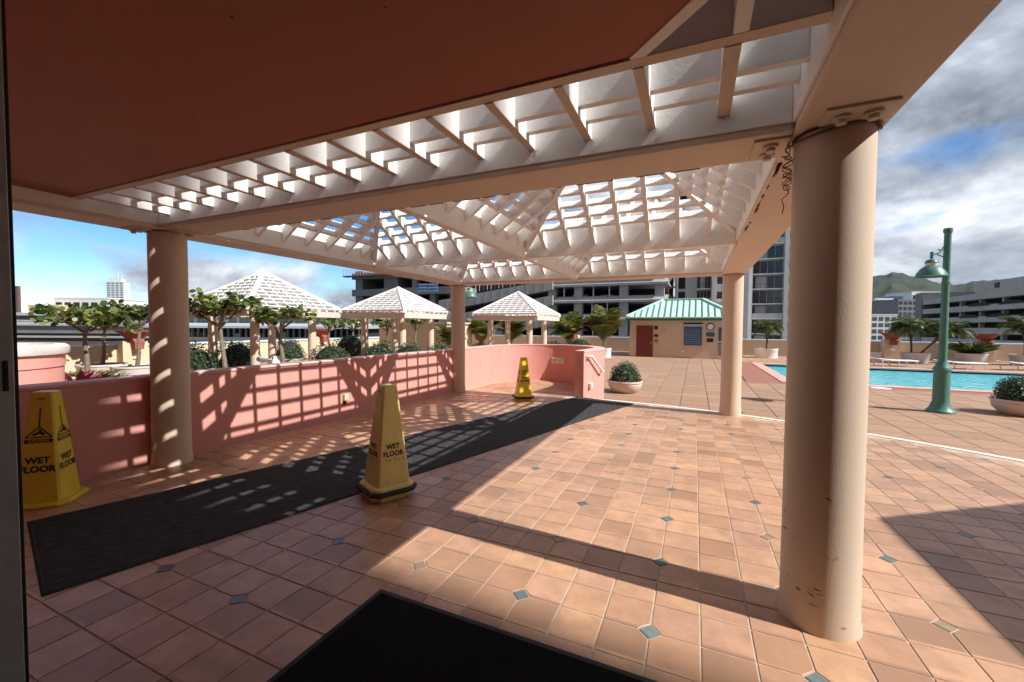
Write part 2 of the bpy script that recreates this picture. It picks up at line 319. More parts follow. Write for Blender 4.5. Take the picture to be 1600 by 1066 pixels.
# pool
px0, px1, py0, py1 = POOL
pb = MB()
pb.box(px0 - .02, px1 + .02, py0 - .02, py1 + .02, DECK - 1.6, DECK - 1.4)
for a, b, c, d in ((px0 - .2, px0, py0, py1), (px1, px1 + .2, py0, py1), (px0 - .2, px1 + .2, py0 - .2, py0), (px0 - .2, px1 + .2, py1, py1 + .2)): pb.box(a, b, c, d, DECK - 1.6, DECK - .02)
pool_o = struct(pb.build('pool', M_BASIN))
cop = MB()
for a, b, c, d in ((px0 - .42, px0 + .03, py0 - .42, py1 + .42), (px0 + .03, px1, py0 - .42, py0 + .03), (px0 + .03, px1, py1 - .03, py1 + .42)): cop.box(a, b, c, d, DECK - .05, DECK + .03)
cop.build('coping', M_COPING, pool_o, bevel=.012)
bd = MB()
for a, b, c, d in ((px0 - 1.55, px0 - .43, py0 - .95, py1 + .75), (px0 - .43, px1, py0 - .95, py0 - .43), (px0 - .43, px1, py1 + .43, py1 + .75)): bd.box(a, b, c, d, DECK - .02, DECK + .002)
bd.build('paved_border', M_BORDER, pool_o)
mw = bpy.data.materials.new('pool water'); mw.use_nodes = True; t, b = nodes_of(mw)
b.inputs['Base Color'].default_value = (0.02, 0.42, 0.55, 1); b.inputs['Roughness'].default_value = 0.08; b.inputs['Transmission Weight'].default_value = 0.0; b.inputs['Specular IOR Level'].default_value = 0.35
tc_ = t.nodes.new('ShaderNodeTexCoord'); nz = t.nodes.new('ShaderNodeTexNoise'); nz.inputs['Scale'].default_value = 2.8; nz.inputs['Detail'].default_value = 4; nz.inputs['Distortion'].default_value = 1.2
t.links.new(tc_.outputs['Object'], nz.inputs['Vector']); bp = t.nodes.new('ShaderNodeBump'); bp.inputs['Strength'].default_value = 0.8; bp.inputs['Distance'].default_value = 0.1
t.links.new(nz.outputs[0], bp.inputs['Height']); t.links.new(bp.outputs[0], b.inputs['Normal'])
rp = t.nodes.new('ShaderNodeValToRGB'); t.links.new(nz.outputs[0], rp.inputs[0]); rp.color_ramp.elements[0].position = .35; rp.color_ramp.elements[0].color = (0.05, 0.50, 0.62, 1); rp.color_ramp.elements[1].position = .7; rp.color_ramp.elements[1].color = (0.22, 0.74, 0.80, 1)
t.links.new(rp.outputs[0], b.inputs['Base Color'])
wt = MB(); wt.add([(px0, py0, DECK - .12), (px1, py0, DECK - .12), (px1, py1, DECK - .12), (px0, py1, DECK - .12)], [(0, 1, 2, 3)])
struct(wt.build('pool_water', mw))
st = MB(); st.prism([(5.7 + .28 * math.cos(a * .5236), 17.55 + .28 * math.sin(a * .5236)) for a in range(12)], DECK + .004, DECK + .012)
st.build('skimmer_lid', M_PLASTICW, pool_o)

# plaza (everything with the plaza matrix lies on its gentle fall)
def disc(r, a0=-8, a1=188, n=90): return [(CX + r * math.cos(R(a0 + (a1 - a0) * i / n)), r * math.sin(R(a0 + (a1 - a0) * i / n))) for i in range(n + 1)]
fl = MB(); fl.prism(disc(RP - .02) + [(CX - RP, -3.0), (CX + RP, -3.0)], -0.62, -0.004)
fl.prism([(-5.02, 8.0), (-2.2, 8.0), (-2.2, 10.0)] + [(-3.6 + 1.5 * math.cos(R(a)), 10.0 + 1.5 * math.sin(R(a))) for a in range(0, 181, 12)], -0.62, -0.0045)
plaza = struct(fl.build('plaza_floor', M_GROUT)); plaza.matrix_world = PLAZA
plaza['label'] = 'round terracotta tiled plaza'
ns = MB()
A, B = disc(RP - .09, -8, 88.6), disc(RP + .02, -8, 88.6); A2, B2 = disc(RP - .10, -8, 88.6), disc(RP + .02, -8, 88.6)
for i in range(len(A) - 1): ns.hexa([(*A[i], -.06), (*B[i], -.06), (*B[i + 1], -.06), (*A[i + 1], -.06)], [(*A2[i], .004), (*B2[i], .001), (*B2[i + 1], .001), (*A2[i + 1], .004)])
ns.build('step_nosing', M_NOSING, plaza)
stp = MB()
for k in (1, 2):
    stp.prism(disc(RP + .30 * k), -.62, -.165 * k)
stp.build('step', M_BORDER, plaza)
TG = 0.0041
def tile_poly(kind):
    h = TILE / 2 - TG; c = 0.0485
    pts = []
    for q, (sx, sy) in enumerate(((-1, -1), (1, -1), (1, 1), (-1, 1))):
        if q == kind:
            a = (sx * h, sy * (h - c)); b = (sx * (h - c), sy * h)
            pts += [a, b] if q in (0, 2) else [b, a]
        else: pts.append((sx * h, sy * h))
    return pts
def tile_geo(pts, ox=0, oy=0, z=0.0, s=.0018):
    n = len(pts); f = 1 - s / (TILE / 2)
    v = [(ox + x, oy + y, z - .006) for x, y in pts] + [(ox + x, oy + y, z - .0015) for x, y in pts] + [(ox + x * f, oy + y * f, z) for x, y in pts]
    fs = [tuple(range(2 * n, 3 * n))]
    for r in (0, 1):
        for i in range(n): fs.append((r * n + i, r * n + (i + 1) % n, (r + 1) * n + (i + 1) % n, (r + 1) * n + i))
    return v, fs
tile_me = []
for k in range(-1, 4):
    mb = MB(); mb.add(*tile_geo(tile_poly(k))); me = mb.mesh('floor_tile'); me.materials.append(M_TILE); tile_me.append(me)
def tile_kind(i, j):
    a, b = i % 3, j % 3
    if a == 0 and b == 0: return 0
    if a == 2 and b == 0: return 1
    if a == 2 and b == 2: return 2
    if a == 0 and b == 2: return 3
    return -1
dm = MB(); dh = .0475
dm.add([(-dh, 0, -.006), (0, -dh, -.006), (dh, 0, -.006), (0, dh, -.006), (-dh + .003, 0, 0), (0, -dh + .003, 0), (dh - .003, 0, 0), (0, dh - .003, 0)], [(4, 5, 6, 7), (0, 1, 5, 4), (1, 2, 6, 5), (2, 3, 7, 6), (3, 0, 4, 7)])
ins_me = dm.mesh('inset_tile'); ins_me.materials.append(M_INSET)
insb_me = dm.mesh('inset_tile'); insb_me.materials.append(M_INSETB)
def on_floor(x, y):
    if y < -1.5: return False
    if x < -4.90: return False
    if math.hypot(x - CX, y) < RP - .23: return True
    return (-4.9 < x < -2.42 and 8 < y < 10) or math.hypot(x + 3.6, y - 10) < 1.3
cand = []
for i in range(-24, 34):
    for j in range(-17, 46):
        x, y = X0 + (i + .5) * TILE, Y0 + (j + .5) * TILE
        if not on_floor(x, y): continue
        pr = project(PLAZA @ Vector((x, y, 0)))
        vis = pr and -20 < pr[0] < 1620 and pr[1] < 1080 and not (-1.45 < x < .5 and y < 1.6)
        u = Vector((x + 4.21, y - 1.25)); dd = Vector((1.935, 7.44)).normalized(); l = u.dot(dd); wv = u.x * dd.y - u.y * dd.x
        if -0 < l < 7.6 and .1 < wv < 1.2: vis = False
        cand.append((0 if vis else 1, math.hypot(x, y), i, j, x, y))
cand.sort()
rest = MB(); nn = 0
for v, d, i, j, x, y in cand:
    k = tile_kind(i, j); z = random.uniform(-.0007, .0007)
    if v == 0 and nn < 300:
        o = bpy.data.objects.new('floor_tile', tile_me[k + 1]); col.objects.link(o); o.parent = plaza; o.location = (x, y, z); nn += 1
    else: rest.add(*tile_geo(tile_poly(k), x, y, z))
tag(rest.build('floor_tiles', M_TILE, plaza), kind='stuff')
ir = MB(); nn = 0
for i in range(-8, 12):
    for j in range(-5, 15):
        x, y = X0 + i * .64, Y0 + j * .64
        if not on_floor(x, y): continue
        o = bpy.data.objects.new('inset_tile', insb_me if random.random() < .25 else ins_me); col.objects.link(o); o.parent = plaza; o.location = (x, y, random.uniform(-.0005, .0008)); nn += 1
        if nn > 280: break

# ------------------------------------------------------------------ apartment tower we look out of
tower = empty('apartment_tower', (0, 0, 0))
tag(tower, 'pink apartment tower whose dark red soffit hangs over the entrance', 'building')
FY = 0.42
tb = MB(); tb.box(-30, 24.6, -20, FY, 2.9, 62); tb.build('wall', M_PINK, tower)
tb = MB(); tb.box(-30, -4.9, -20, FY - .02, -1.2, 2.9); tb.box(3.2, 24.6, -20, FY - .02, -1.2, 2.9); tb.box(-4.9, -1.64, .28, .40, -.05, 2.9)
tb.build('ground_floor_wall', M_PINK, tower)
bk = MB(); bk.box(-4.9, 3.2, -6.2, -6, -1.2, 2.9); bk.box(-4.9, -4.85, -6, .27, -.05, 2.38); bk.box(3.15, 3.2, -6, .4, -.05, 2.38); bk.build('lobby_wall', M_BROWN, tower)
inr = MB(); inr.box(-4.9, 3.2, -6, FY, -.30, -.06); inr.build('lobby_floor', M_CARPET, tower)
SZ = 2.39
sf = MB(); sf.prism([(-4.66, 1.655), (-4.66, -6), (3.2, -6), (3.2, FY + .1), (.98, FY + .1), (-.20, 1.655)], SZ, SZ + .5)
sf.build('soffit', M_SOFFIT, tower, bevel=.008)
for x0, y0, x1, y1 in ((-4.42, -1.2, -4.42, 1.62), (-4.6, -.35, 1.2, -.35)):
    mb = MB(); mb.bar((x0, y0, SZ - .0004), (x1, y1, SZ - .0004), .004, .0016); mb.build('soffit_joint', M_BROWN, tower)
mb = MB(); rs = random.Random(8)
for k in range(14):
    x, y = rs.uniform(-1.6, -.15) if k % 2 else rs.uniform(-4.5, 0), rs.uniform(.7, 1.55); a = rs.uniform(.003, .012); mb.prism([(x - a, y), (x, y - a * .6), (x + a * 1.2, y), (x, y + a * .5)], SZ - .0015, SZ - .0003)
tag(mb.build('soffit_marks', M_BROWN, tower), kind='stuff')
up = MB(); up.prism([(-.30, 1.70), (1.2, .32), (1.2, 1.9), (.40, 1.9)], SZ + .50, SZ + .55); up.build('upper_soffit', M_WHITE, tower)
# edge of the sliding door we look past
jr = Vector((-.9608, .2775, 0)); js = Vector((.2775, .9608, 0)); JD = 1.6
def jamb(u0, u1, w0, w1, z0, z1, name, m, par, bev=.0012):      # u across, w away from the eye
    a = [jr * (JD + w_) + js * u for u, w_ in ((u0, w0), (u1, w0), (u1, w1), (u0, w1))]
    mb = MB(); mb.prism([(p.x, p.y) for p in a], z0, z1); return mb.build(name, m, par, bevel=bev)
jamb(-.075, -.0062, 0, .05, -.05, 2.38, 'sliding_door_stile', M_ALU, tower)
jamb(-.006, .0005, .004, .05, -.05, 2.38, 'door_gasket', M_GASKET, tower)
la = jamb(-.0235, -.0150, -.004, .01, 1.20, 1.275, 'latch_plate', M_GASKET, tower)
jamb(-.0215, -.0170, -.0055, .0, 1.222, 1.252, 'latch_slot', M_INK, la, 0)
# side canopy, right of the view: its shadow falls across the paving on the right
cz = 3.1; ox, oy = SUN_K * (cz + .12), -SUN_DY * SUN_K * (cz + .12)
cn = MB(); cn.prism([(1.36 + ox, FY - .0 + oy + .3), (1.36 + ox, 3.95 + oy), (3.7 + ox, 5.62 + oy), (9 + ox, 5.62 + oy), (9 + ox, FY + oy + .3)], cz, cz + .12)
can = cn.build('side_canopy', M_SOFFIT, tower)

# ------------------------------------------------------------------ pergola
perg = empty('pergola', (CX, 2.45, 0)); PI = perg
tag(perg, 'large white lattice pergola on four round tan columns over the tiled plaza', 'pergola')
def pp(mb, name, m, bevel=0, smooth=False, parent=None):     # part with world coordinates under the pergola
    o = mb.build(name, m, parent or perg, smooth=smooth, bevel=bevel)
    if parent is None: o.location = (-perg.location.x, -perg.location.y, -perg.location.z)
    return o
ZB, ZT = 2.27, 2.66
XL, XR, YF, YB = -4.85, 0.58, 2.45, 8.0
BW = .18
COLS = {'L': (XL + .025, YF - .03), 'N': (XR - .005, YF - .04), 'F': (XR, YB), 'M': (XL - .06, YB + .1)}
for k, (x, y) in COLS.items():
    prof = [(.170, -.3), (.168, -.02), (.160, .05), (.158, .5), (.157, 1.9), (.157, ZB + .004)]
    mb = MB(); mb.lathe(prof, 56, (x, y, 0)); pp(mb, 'column', M_COLUMN, smooth=True)
    mb = MB(); mb.lathe([(.163, ZB - .010), (.163, ZB - .001)], 40, (x, y, 0)); pp(mb, 'column_joint', M_RUST)
# scuff marks low on the near column
rn_ = random.Random(12); mb = MB()
for k in range(17):
    cx_, cy_ = COLS['N']; a = R(rn_.uniform(190, 350)); z = .02 + rn_.random() ** 1.6 * .62; ln_ = rn_.uniform(.008, .055); wd = rn_.uniform(.0015, .006); tl = rn_.uniform(-.5, .5); rr = .1595 + max(0, .05 - z) * .17 + .0012
    def cp_(u, v): return (cx_ + rr * math.cos(a + u / rr), cy_ + rr * math.sin(a + u / rr), z + v)
    mb.add([cp_(-ln_ / 2, -tl * ln_ / 2), cp_(0, -wd), cp_(ln_ / 2, tl * ln_ / 2), cp_(0, wd)], [(0, 1, 2, 3)])
tag(pp(mb, 'scuff_marks', mat('scuff', (.22, .15, .11), .7, .4, 60)), kind='stuff')
# perimeter beams
def beam(x0, x1, y0, y1, name='beam'):
    mb = MB(); mb.box(x0, x1, y0, y1, ZB, ZT); pp(mb, name, M_TAN, bevel=.012)
beam(XR - BW, XR + BW, .32, YB + BW)
beam(XL - BW, XL + BW, .22, YB + BW)
beam(XL + BW + .001, XR - BW - .001, YF - .17, YF + .17)
beam(XL + BW + .001, XR - BW - .001, YB - .17, YB + .17)
def liner(x0, x1, y0, y1, z0=ZB + .035, z1=ZT + .03):
    mb = MB(); mb.box(x0, x1, y0, y1, z0, z1); pp(mb, 'white_fascia', M_WHITE, bevel=.003)
xl, xr, yf, yb = XL + BW, XR - BW, YF + .17, YB - .17
YM0, YM1, XM0, XM1 = 5.155, 5.245, -2.17, -2.08
liner(xl, xl + .014, .4, YF - .172); liner(xr - .014, xr, .4, YF - .172)
liner(xl + .015, xr - .015, YF - .185, YF - .171)
liner(xl, xl + .014, yf + .016, YM0); liner(xl, xl + .014, YM1, yb - .016)
liner(xr - .014, xr, yf + .016, YM0); liner(xr - .014, xr, YM1, yb - .016)
for a, b in ((xl + .001, XM0), (XM1, xr - .001)):
    liner(a, b, yf + .001, yf + .015); liner(a, b, yb - .015, yb - .001)
mb = MB(); mb.box(xl + .015, xr - .015, YM0, YM1, ZB + .012, ZT + .02); pp(mb, 'middle_beam', M_WHITE, bevel=.005)
mb = MB(); mb.box(XM0, XM1, yf + .016, YM0 - .001, ZB + .006, ZT + .025); pp(mb, 'middle_beam', M_WHITE, bevel=.005)
mb = MB(); mb.box(XM0, XM1, YM1 + .001, yb - .016, ZB + .006, ZT + .025); pp(mb, 'middle_beam', M_WHITE, bevel=.005)
def pyramid(par, cx, cy, hx, hy, z0, slope, nr, pur, th=.045, dep=.13, m=None, pt=.032, pd=.10, hip=.06, proud=-.012):
    """hip roof lattice: rafters up every slope, purlins square to the slope, hip boards"""
    m = m or M_WHITE; org = par.location; boxes = []
    for s, (ax, h1, h2) in {0: (0, hx, hy), 1: (0, -hx, hy), 2: (1, hy, hx), 3: (1, -hy, hx)}.items():
        def W(u, v, z):      # u towards eave, v along eave
            return (cx + u, cy + v, z) if ax == 0 else (cx + v, cy + u, z)
        sg = 1 if h1 > 0 else -1; hu = abs(h1); sl_ = slope * hx / hu; ang = math.atan(sl_); cu, su = math.cos(ang), math.sin(ang)
        for k in range(nr):
            v = (k - (nr - 1) / 2) * (2 * h2 / (nr + .65)); u1 = max(abs(v) * hu / h2, .0) + .01
            if hu - u1 < .12: continue
            if v == 0 and ax == 1: u1 = .03
            za = z0; zb_ = z0 + sl_ * (hu - u1); dz = dep / cu
            q_ = []
            for zz in (0, dz): q_.append([W(sg * hu, v - th / 2, za + zz), W(sg * hu, v + th / 2, za + zz), W(sg * u1, v + th / 2, zb_ + zz), W(sg * u1, v - th / 2, zb_ + zz)])
            boxes.append(('rafter', q_[0], q_[1]))
        for tt in pur:
            u = hu * (1 - tt); vv = h2 * (1 - tt) - .01; z = z0 + sl_ * (hu - u)
            if vv < .1: continue
            # board along v, thickness pt along slope, depth pd along normal (outwards-up)
            n0, n1 = dep - pd + proud, dep + proud
            def C(du, dn, v_): return W(sg * (u - cu * du + su * dn), v_, z + su * du + cu * dn)
            e0 = vv; a_ = [C(-pt / 2, n0, -e0), C(-pt / 2, n0, e0), C(pt / 2, n0, e0), C(pt / 2, n0, -e0)]
            b_ = [C(-pt / 2, n1, -e0), C(-pt / 2, n1, e0), C(pt / 2, n1, e0), C(pt / 2, n1, -e0)]
            boxes.append(('purlin', a_, b_))
    for sx, sy in ((1, 1), (1, -1), (-1, 1), (-1, -1)):
        a = Vector((cx + sx * hx, cy + sy * hy, z0 + .03)); b = Vector((cx, cy, z0 + slope * hx + .03)); d = Vector((sy * hy, -sx * hx, 0)).normalized() * hip / 2; zz = Vector((0, 0, dep / math.cos(math.atan(slope)) + .01))
        dn = Vector((0, 0, -.035))
        boxes.append(('hip_rafter', [a - d + dn, a + d + dn, b + d + dn, b - d + dn], [a - d + zz, a + d + zz, b + d + zz, b - d + zz]))
    jt = random.Random(int(cx * 100 + cy * 10))
    for nm, a, b in boxes:
        ja, jb = jt.uniform(-.005, .005), jt.uniform(-.005, .005)
        if nm != 'hip_rafter':
            a = [Vector(p) + Vector((0, 0, ja if i_ in (0, 3) else jb)) for i_, p in enumerate(a)]; b = [Vector(p) + Vector((0, 0, ja if i_ in (0, 3) else jb)) for i_, p in enumerate(b)]
        mb = MB(); mb.hexa([Vector(p) - org for p in a], [Vector(p) - org for p in b]); mb.build(nm, m, par)
RZ = 2.385
for (x0, x1) in ((xl + .014, XM0), (XM1, xr - .014)):
    for (y0, y1) in ((yf + .015, YM0), (YM1, yb - .015)):
        pyramid(perg, (x0 + x1) / 2, (y0 + y1) / 2, (x1 - x0) / 2, (y1 - y0) / 2, RZ, .72, 7, [.175 + .1026 * k for k in range(8)], pd=.085, pt=.036)
# flat trellis between the front beam and the soffit
LY = 1.665
mb = MB(); mb.box(xl + .015, xr - .015, LY, LY + .05, RZ + .004, RZ + .27); pp(mb, 'ledger', M_WHITE, bevel=.004)
mb = MB(); mb.box(xl + .015, xr - .015, LY - .003, LY + .055, RZ - .001, RZ + .0035); pp(mb, 'ledger_trim', M_TAN)
for k in range(15):
    x = .104 - .3285 * k
    if x < xl + .05: break
    mb = MB(); tw = .04 if k % 7 else .055
    mb.box(x - tw / 2, x + tw / 2, LY + .051, YF - .186, RZ, RZ + .21); pp(mb, 'rafter', M_WHITE, bevel=.002)
    mb = MB(); mb.box(x - tw / 2 - .001, x + tw / 2 + .001, LY + .052, YF - .187, RZ - .006, RZ - .0005); pp(mb, 'rafter_trim', M_TAN)
for y in (1.99, 2.145):
    mb = MB(); mb.box(xl + .015, xr - .015, y - .02, y + .02, RZ + .035, RZ + .195); pp(mb, 'purlin', M_WHITE)
# framing beside the soffit corner
mb = MB(); mb.bar((-.235, 1.672, RZ + .06), (.95, .52, RZ + .06), .05, .12); pp(mb, 'diagonal_rafter', M_WHITE, bevel=.003)
mb = MB(); mb.box(.10, .15, .85, LY - .004, RZ + .0, RZ + .14); pp(mb, 'rafter', M_WHITE, bevel=.003)
# connection plates, bolts, rust
def plate(cx, cy, hx, hy, along):
    mb = MB(); mb.box(cx - hx, cx + hx, cy - hy, cy + hy, ZB - .012, ZB - .001); pl = pp(mb, 'connection_plate', M_TAN, bevel=.002)
    for s in (-1, 1):
        bx, by = (cx + s * hx * .45, cy) if along else (cx, cy + s * hy * .45)
        b_ = MB(); b_.lathe([(.034, 0), (.034, -.012), (.02, -.014), (.02, -.03), (.004, -.032)], 12, (bx, by, ZB - .013)); b_.build('bolt', M_TAN, pl)
plate(XR + .02, YF - .265, .12, .075, True); plate(XR - .26, YF + .0, .075, .12, False)
plate(XL + .0, YF - .27, .11, .07, True); plate(XL + .27, YF + .0, .07, .11, False)
mb = MB(); rnd = random.Random(3)
for k in range(26):
    y = yf + .06 + rnd.random() ** 1.5 * 1.7; wd = rnd.uniform(.004, .018); ln = rnd.uniform(.02, .09)
    mb.box(xr - .0005 + rnd.uniform(0, .008), xr + .004 + wd, y, y + ln, ZB - .0018, ZB + rnd.uniform(.004, .02))
for k in range(30):
    x = xl + .1 + rnd.random() * 4.8; ln = rnd.uniform(.03, .16)
    mb.box(x, x + ln, yf - rnd.uniform(.003, .01), yf + .0006, ZB - .0015, ZB + rnd.uniform(.003, .010))
tag(pp(mb, 'rust_patches', M_RUST), kind='stuff')
# coiled cord hanging at the near column
mb = MB(); rnd = random.Random(5); pts = []
cxp, cyp = XR - .19, YF - .07
for k in range(90):
    t_ = k / 89; z = ZB - .03 - .22 * t_; pts.append((cxp + .015 * math.sin(k * .9) * (0.3 + 1.2 * math.sin(math.pi * t_)) + rnd.uniform(-.004, .004), cyp + .015 * math.cos(k * .75), z + .02 * math.sin(k * .55)))
pts += [(cxp - .02, cyp, ZB - .28), (cxp - .01, cyp, ZB - .32), (cxp - .016, cyp, ZB - .35)]
mb.tube(pts, .0024, 5)
ring = [(XR - .005 + .168 * math.cos(R(a)), YF - .04 + .168 * math.sin(R(a)), ZB - .022 - .012 * math.sin(R(a * 2))) for a in range(170, 350, 8)]
mb.tube([(cxp, cyp, ZB - .03)] + ring, .0045, 5)
cord = mb.build('coiled_cord', mat('brown cord', (.10, .075, .05), .8, .3, 40), smooth=True); tag(cord, 'coil of thin brown cord hanging from the top of the near column', 'cord')

# ------------------------------------------------------------------ pink parapet walls
WT = .845
def wall_strip(name, pts_in, pts_out, z0, z1):
    mb = MB(); n = len(pts_in)
    for i in range(n - 1):
        a, b, c, d = pts_in[i], pts_out[i], pts_out[i + 1], pts_in[i + 1]
        z00 = z0
        mb.hexa([(*a, z00), (*b, z00), (*c, z00), (*d, z00)], [(*a, z1), (*b, z1), (*c, z1), (*d, z1)])
    return mb
pw = empty('low_pink_wall', (-5.05, 4, -.1)); tag(pw, 'low straight pink wall crossed by lattice shadows on the left of the plaza', 'wall')
def child(mb, name, m, par, bevel=0, smooth=False):
    o = mb.build(name, m, par, bevel=bevel, smooth=smooth); o.location = -par.location; return o
mb = MB(); mb.box(-5.15, -4.95, .25, 8.0, -.75, WT - .03); child(mb, 'wall_body', M_PINK, pw)
mb = MB(); mb.box(-5.165, -4.938, .25, 8.0, WT - .029, WT + .005); child(mb, 'wall_cap', M_CAP, pw, bevel=.012)
mb = MB(); mb.box(-4.949, -4.90, 4.76, 4.84, .20, .30); ob = child(mb, 'outlet_box', M_CREAM, pw, bevel=.006)
mb = MB(); mb.tube([(-4.93, 4.80, .2), (-4.93, 4.80, .14)], .016, 8); mb.tube([(-4.915, 4.78, .2), (-4.91, 4.78, .15)], .01, 6); c_ = mb.build('conduit', M_GASKET, ob)
cw = empty('curved_pink_wall', (-3.6, 10, -.15)); tag(cw, 'curved pink wall of the round alcove with a white handrail on its end', 'wall')
def arc(r, a0, a1, n=36): return [(-3.6 + r * math.cos(R(a0 + (a1 - a0) * i / n)), 10.0 + r * math.sin(R(a0 + (a1 - a0) * i / n))) for i in range(n + 1)]
inn = [(-2.36, 8.72)] + arc(1.30, 0, 180); inn[1] = (-2.30, 10.0); inn = [(-2.36, 8.72)] + [(-3.6 + 1.34 * math.cos(R(a)) + (.0), 10 + 1.34 * math.sin(R(a))) for a in range(0, 181, 5)] + [(-4.94, 8.05)]
outr = [(-2.15, 8.66)] + [(-3.58 + 1.56 * math.cos(R(a)), 10 + 1.56 * math.sin(R(a))) for a in range(0, 181, 5)] + [(-5.14, 8.05)]
outr[1] = (-1.98, 10.0)
mb = MB(); n = len(inn)
for z0, z1, e in ((-.75, WT - .025, 0),):
    v = [(*p, z0) for p in inn] + [(*p, z0) for p in outr] + [(*p, z1) for p in inn] + [(*p, z1) for p in outr]
    fs = []
    for i in range(n - 1): fs += [(i, i + 1, 2 * n + i + 1, 2 * n + i), (n + i + 1, n + i, 3 * n + i, 3 * n + i + 1), (2 * n + i, 2 * n + i + 1, 3 * n + i + 1, 3 * n + i)]
    fs += [(n, 0, 2 * n, 3 * n), (n - 1, 2 * n - 1, 4 * n - 1, 3 * n - 1)]
    mb.add(v, fs)
child(mb, 'wall_body', M_PINK, cw)
mb = MB(); v = []; 
def off(p, q_, k): return (p[0] + (p[0] - q_[0]) * k, p[1] + (p[1] - q_[1]) * k)
i2 = [off(a, b, .05) for a, b in zip(inn, outr)]; o2 = [off(b, a, .05) for a, b in zip(inn, outr)]
v = [(*p, WT - .024) for p in i2] + [(*p, WT - .024) for p in o2] + [(*p, WT + .006) for p in i2] + [(*p, WT + .006) for p in o2]
fs = []
for i in range(n - 1): fs += [(i, i + 1, 2 * n + i + 1, 2 * n + i), (n + i + 1, n + i, 3 * n + i, 3 * n + i + 1), (2 * n + i, 2 * n + i + 1, 3 * n + i + 1, 3 * n + i), (i + 1, i, n + i, n + i + 1)]
fs += [(n, 0, 2 * n, 3 * n), (n - 1, 2 * n - 1, 4 * n - 1, 3 * n - 1)]
mb.add(v, fs); child(mb, 'wall_cap', M_CAP, cw)
# louvre vent on the curved wall
va = R(88); vc = Vector((-3.6 + 1.33 * math.cos(va), 10 + 1.33 * math.sin(va), .40)); vt = Vector((-math.sin(va), math.cos(va), 0)); vn = Vector((-math.cos(va), -math.sin(va), 0))
def vbox(u0, u1, z0, z1, d0, d1):
    a = [vc + vt * u + vn * d for u, d in ((u0, d0), (u1, d0), (u1, d1), (u0, d1))]; mb = MB(); mb.hexa([p + Vector((0, 0, z0)) for p in a], [p + Vector((0, 0, z1)) for p in a]); return mb
ve = child(vbox(-.19, .19, -.085, .085, -.02, .03), 'vent_frame', M_PLASTICW, cw, bevel=.005)
for s in (-1, 1):
    o = vbox(s * .085 - .07, s * .085 + .07, -.055, .055, .025, .034).build('louvre', M_BEIGE, ve)
# handrail and light on the outer end face
rx = lambda y: -2.15 + (y - 8.66) * (.17 / 1.34)
mb = MB(); h0, h1 = Vector((rx(8.80) + .09, 8.80, .73)), Vector((rx(9.55) + .10, 9.6, .33))
mb.tube([h0 + Vector((-.09, -.02, .0)), h0, h0 + Vector((0, .12, 0)), h1, h1 + Vector((0, .1, 0)), h1 + Vector((-.09, .12, 0))], .026, 10); child(mb, 'handrail', M_PLASTICW, cw, smooth=True)
mb = MB(); mb.box(rx(8.98), rx(8.98) + .08, 8.92, 9.06, .02, .14); child(mb, 'step_light', M_PLASTICW, cw, bevel=.02)
# ------------------------------------------------------------------ mats
def on_plaza(o, x, y, rz=0.0, z=0.0): o.matrix_world = PLAZA @ Matrix.Translation((x, y, z)) @ Matrix.Rotation(rz, 4, 'Z'); return o
ma = math.atan2(7.44, 1.935) - math.pi / 2
runner = empty('runner_mat'); tag(runner, 'long black studded rubber runner mat stretching to the pool deck', 'mat')
on_plaza(runner, -4.213, 1.253, ma)
ML, MW = 7.67, 1.275
mb = MB(); mb.hexa([(0, 0, .001), (MW, 0, .001), (MW, ML, .001), (0, ML, .001)], [(.012, .012, .009), (MW - .012, .012, .009), (MW - .012, ML - .012, .009), (.012, ML - .012, .009)]); mb.build('mat_sheet', M_RUBBER, runner)
mb = MB(); nx = 11
for j in range(int(ML / .115)):
    for i in range(nx):
        x = .07 + i * (MW - .14) / (nx - 1) + (.028 if j % 2 else -.028); y = .07 + j * .115
        if y > ML - .05: continue
        r1, r2 = .0145, .030; b = [(x - r1, y - r2, .0085), (x + r1, y - r2, .0085), (x + r1, y + r2, .0085), (x - r1, y + r2, .0085)]
        mb.hexa(b, [(x - r1 * .5, y - r2 * .7, .0145), (x + r1 * .5, y - r2 * .7, .0145), (x + r1 * .5, y + r2 * .7, .0145), (x - r1 * .5, y + r2 * .7, .0145)])
tag(mb.build('studs', mat('polished rubber', (0.046, 0.046, 0.047), 0.62, 0.2, 20, spec=0.18), runner), kind='stuff')
mb = MB()
for i in range(int(MW / .021)):
    x = .02 + i * .021; mb.box(x, x + .006, .02, ML - .02, .0085, .0105)
tag(mb.build('ribs', M_RUBBER, runner), kind='stuff')
em = empty('entrance_mat'); tag(em, 'plain black carpet mat in the foreground at the doorway', 'mat'); on_plaza(em, -.60, .70)
mb = MB(); a, b_, c, d = -.89, 1.05, -1.55, 1.005
mb.hexa([(a, c, .001), (b_, c, .001), (b_, d, .001), (a, d, .001)], [(a + .03, c + .03, .007), (b_ - .03, c + .03, .007), (b_ - .03, d - .03, .007), (a + .03, d - .03, .007)]); mb.build('rubber_border', M_RUBBER, em)
mb = MB(); mb.box(a + .035, b_ - .035, c + .035, d - .035, .004, .0125); mb.build('carpet_pile', M_CARPET, em, bevel=.003)

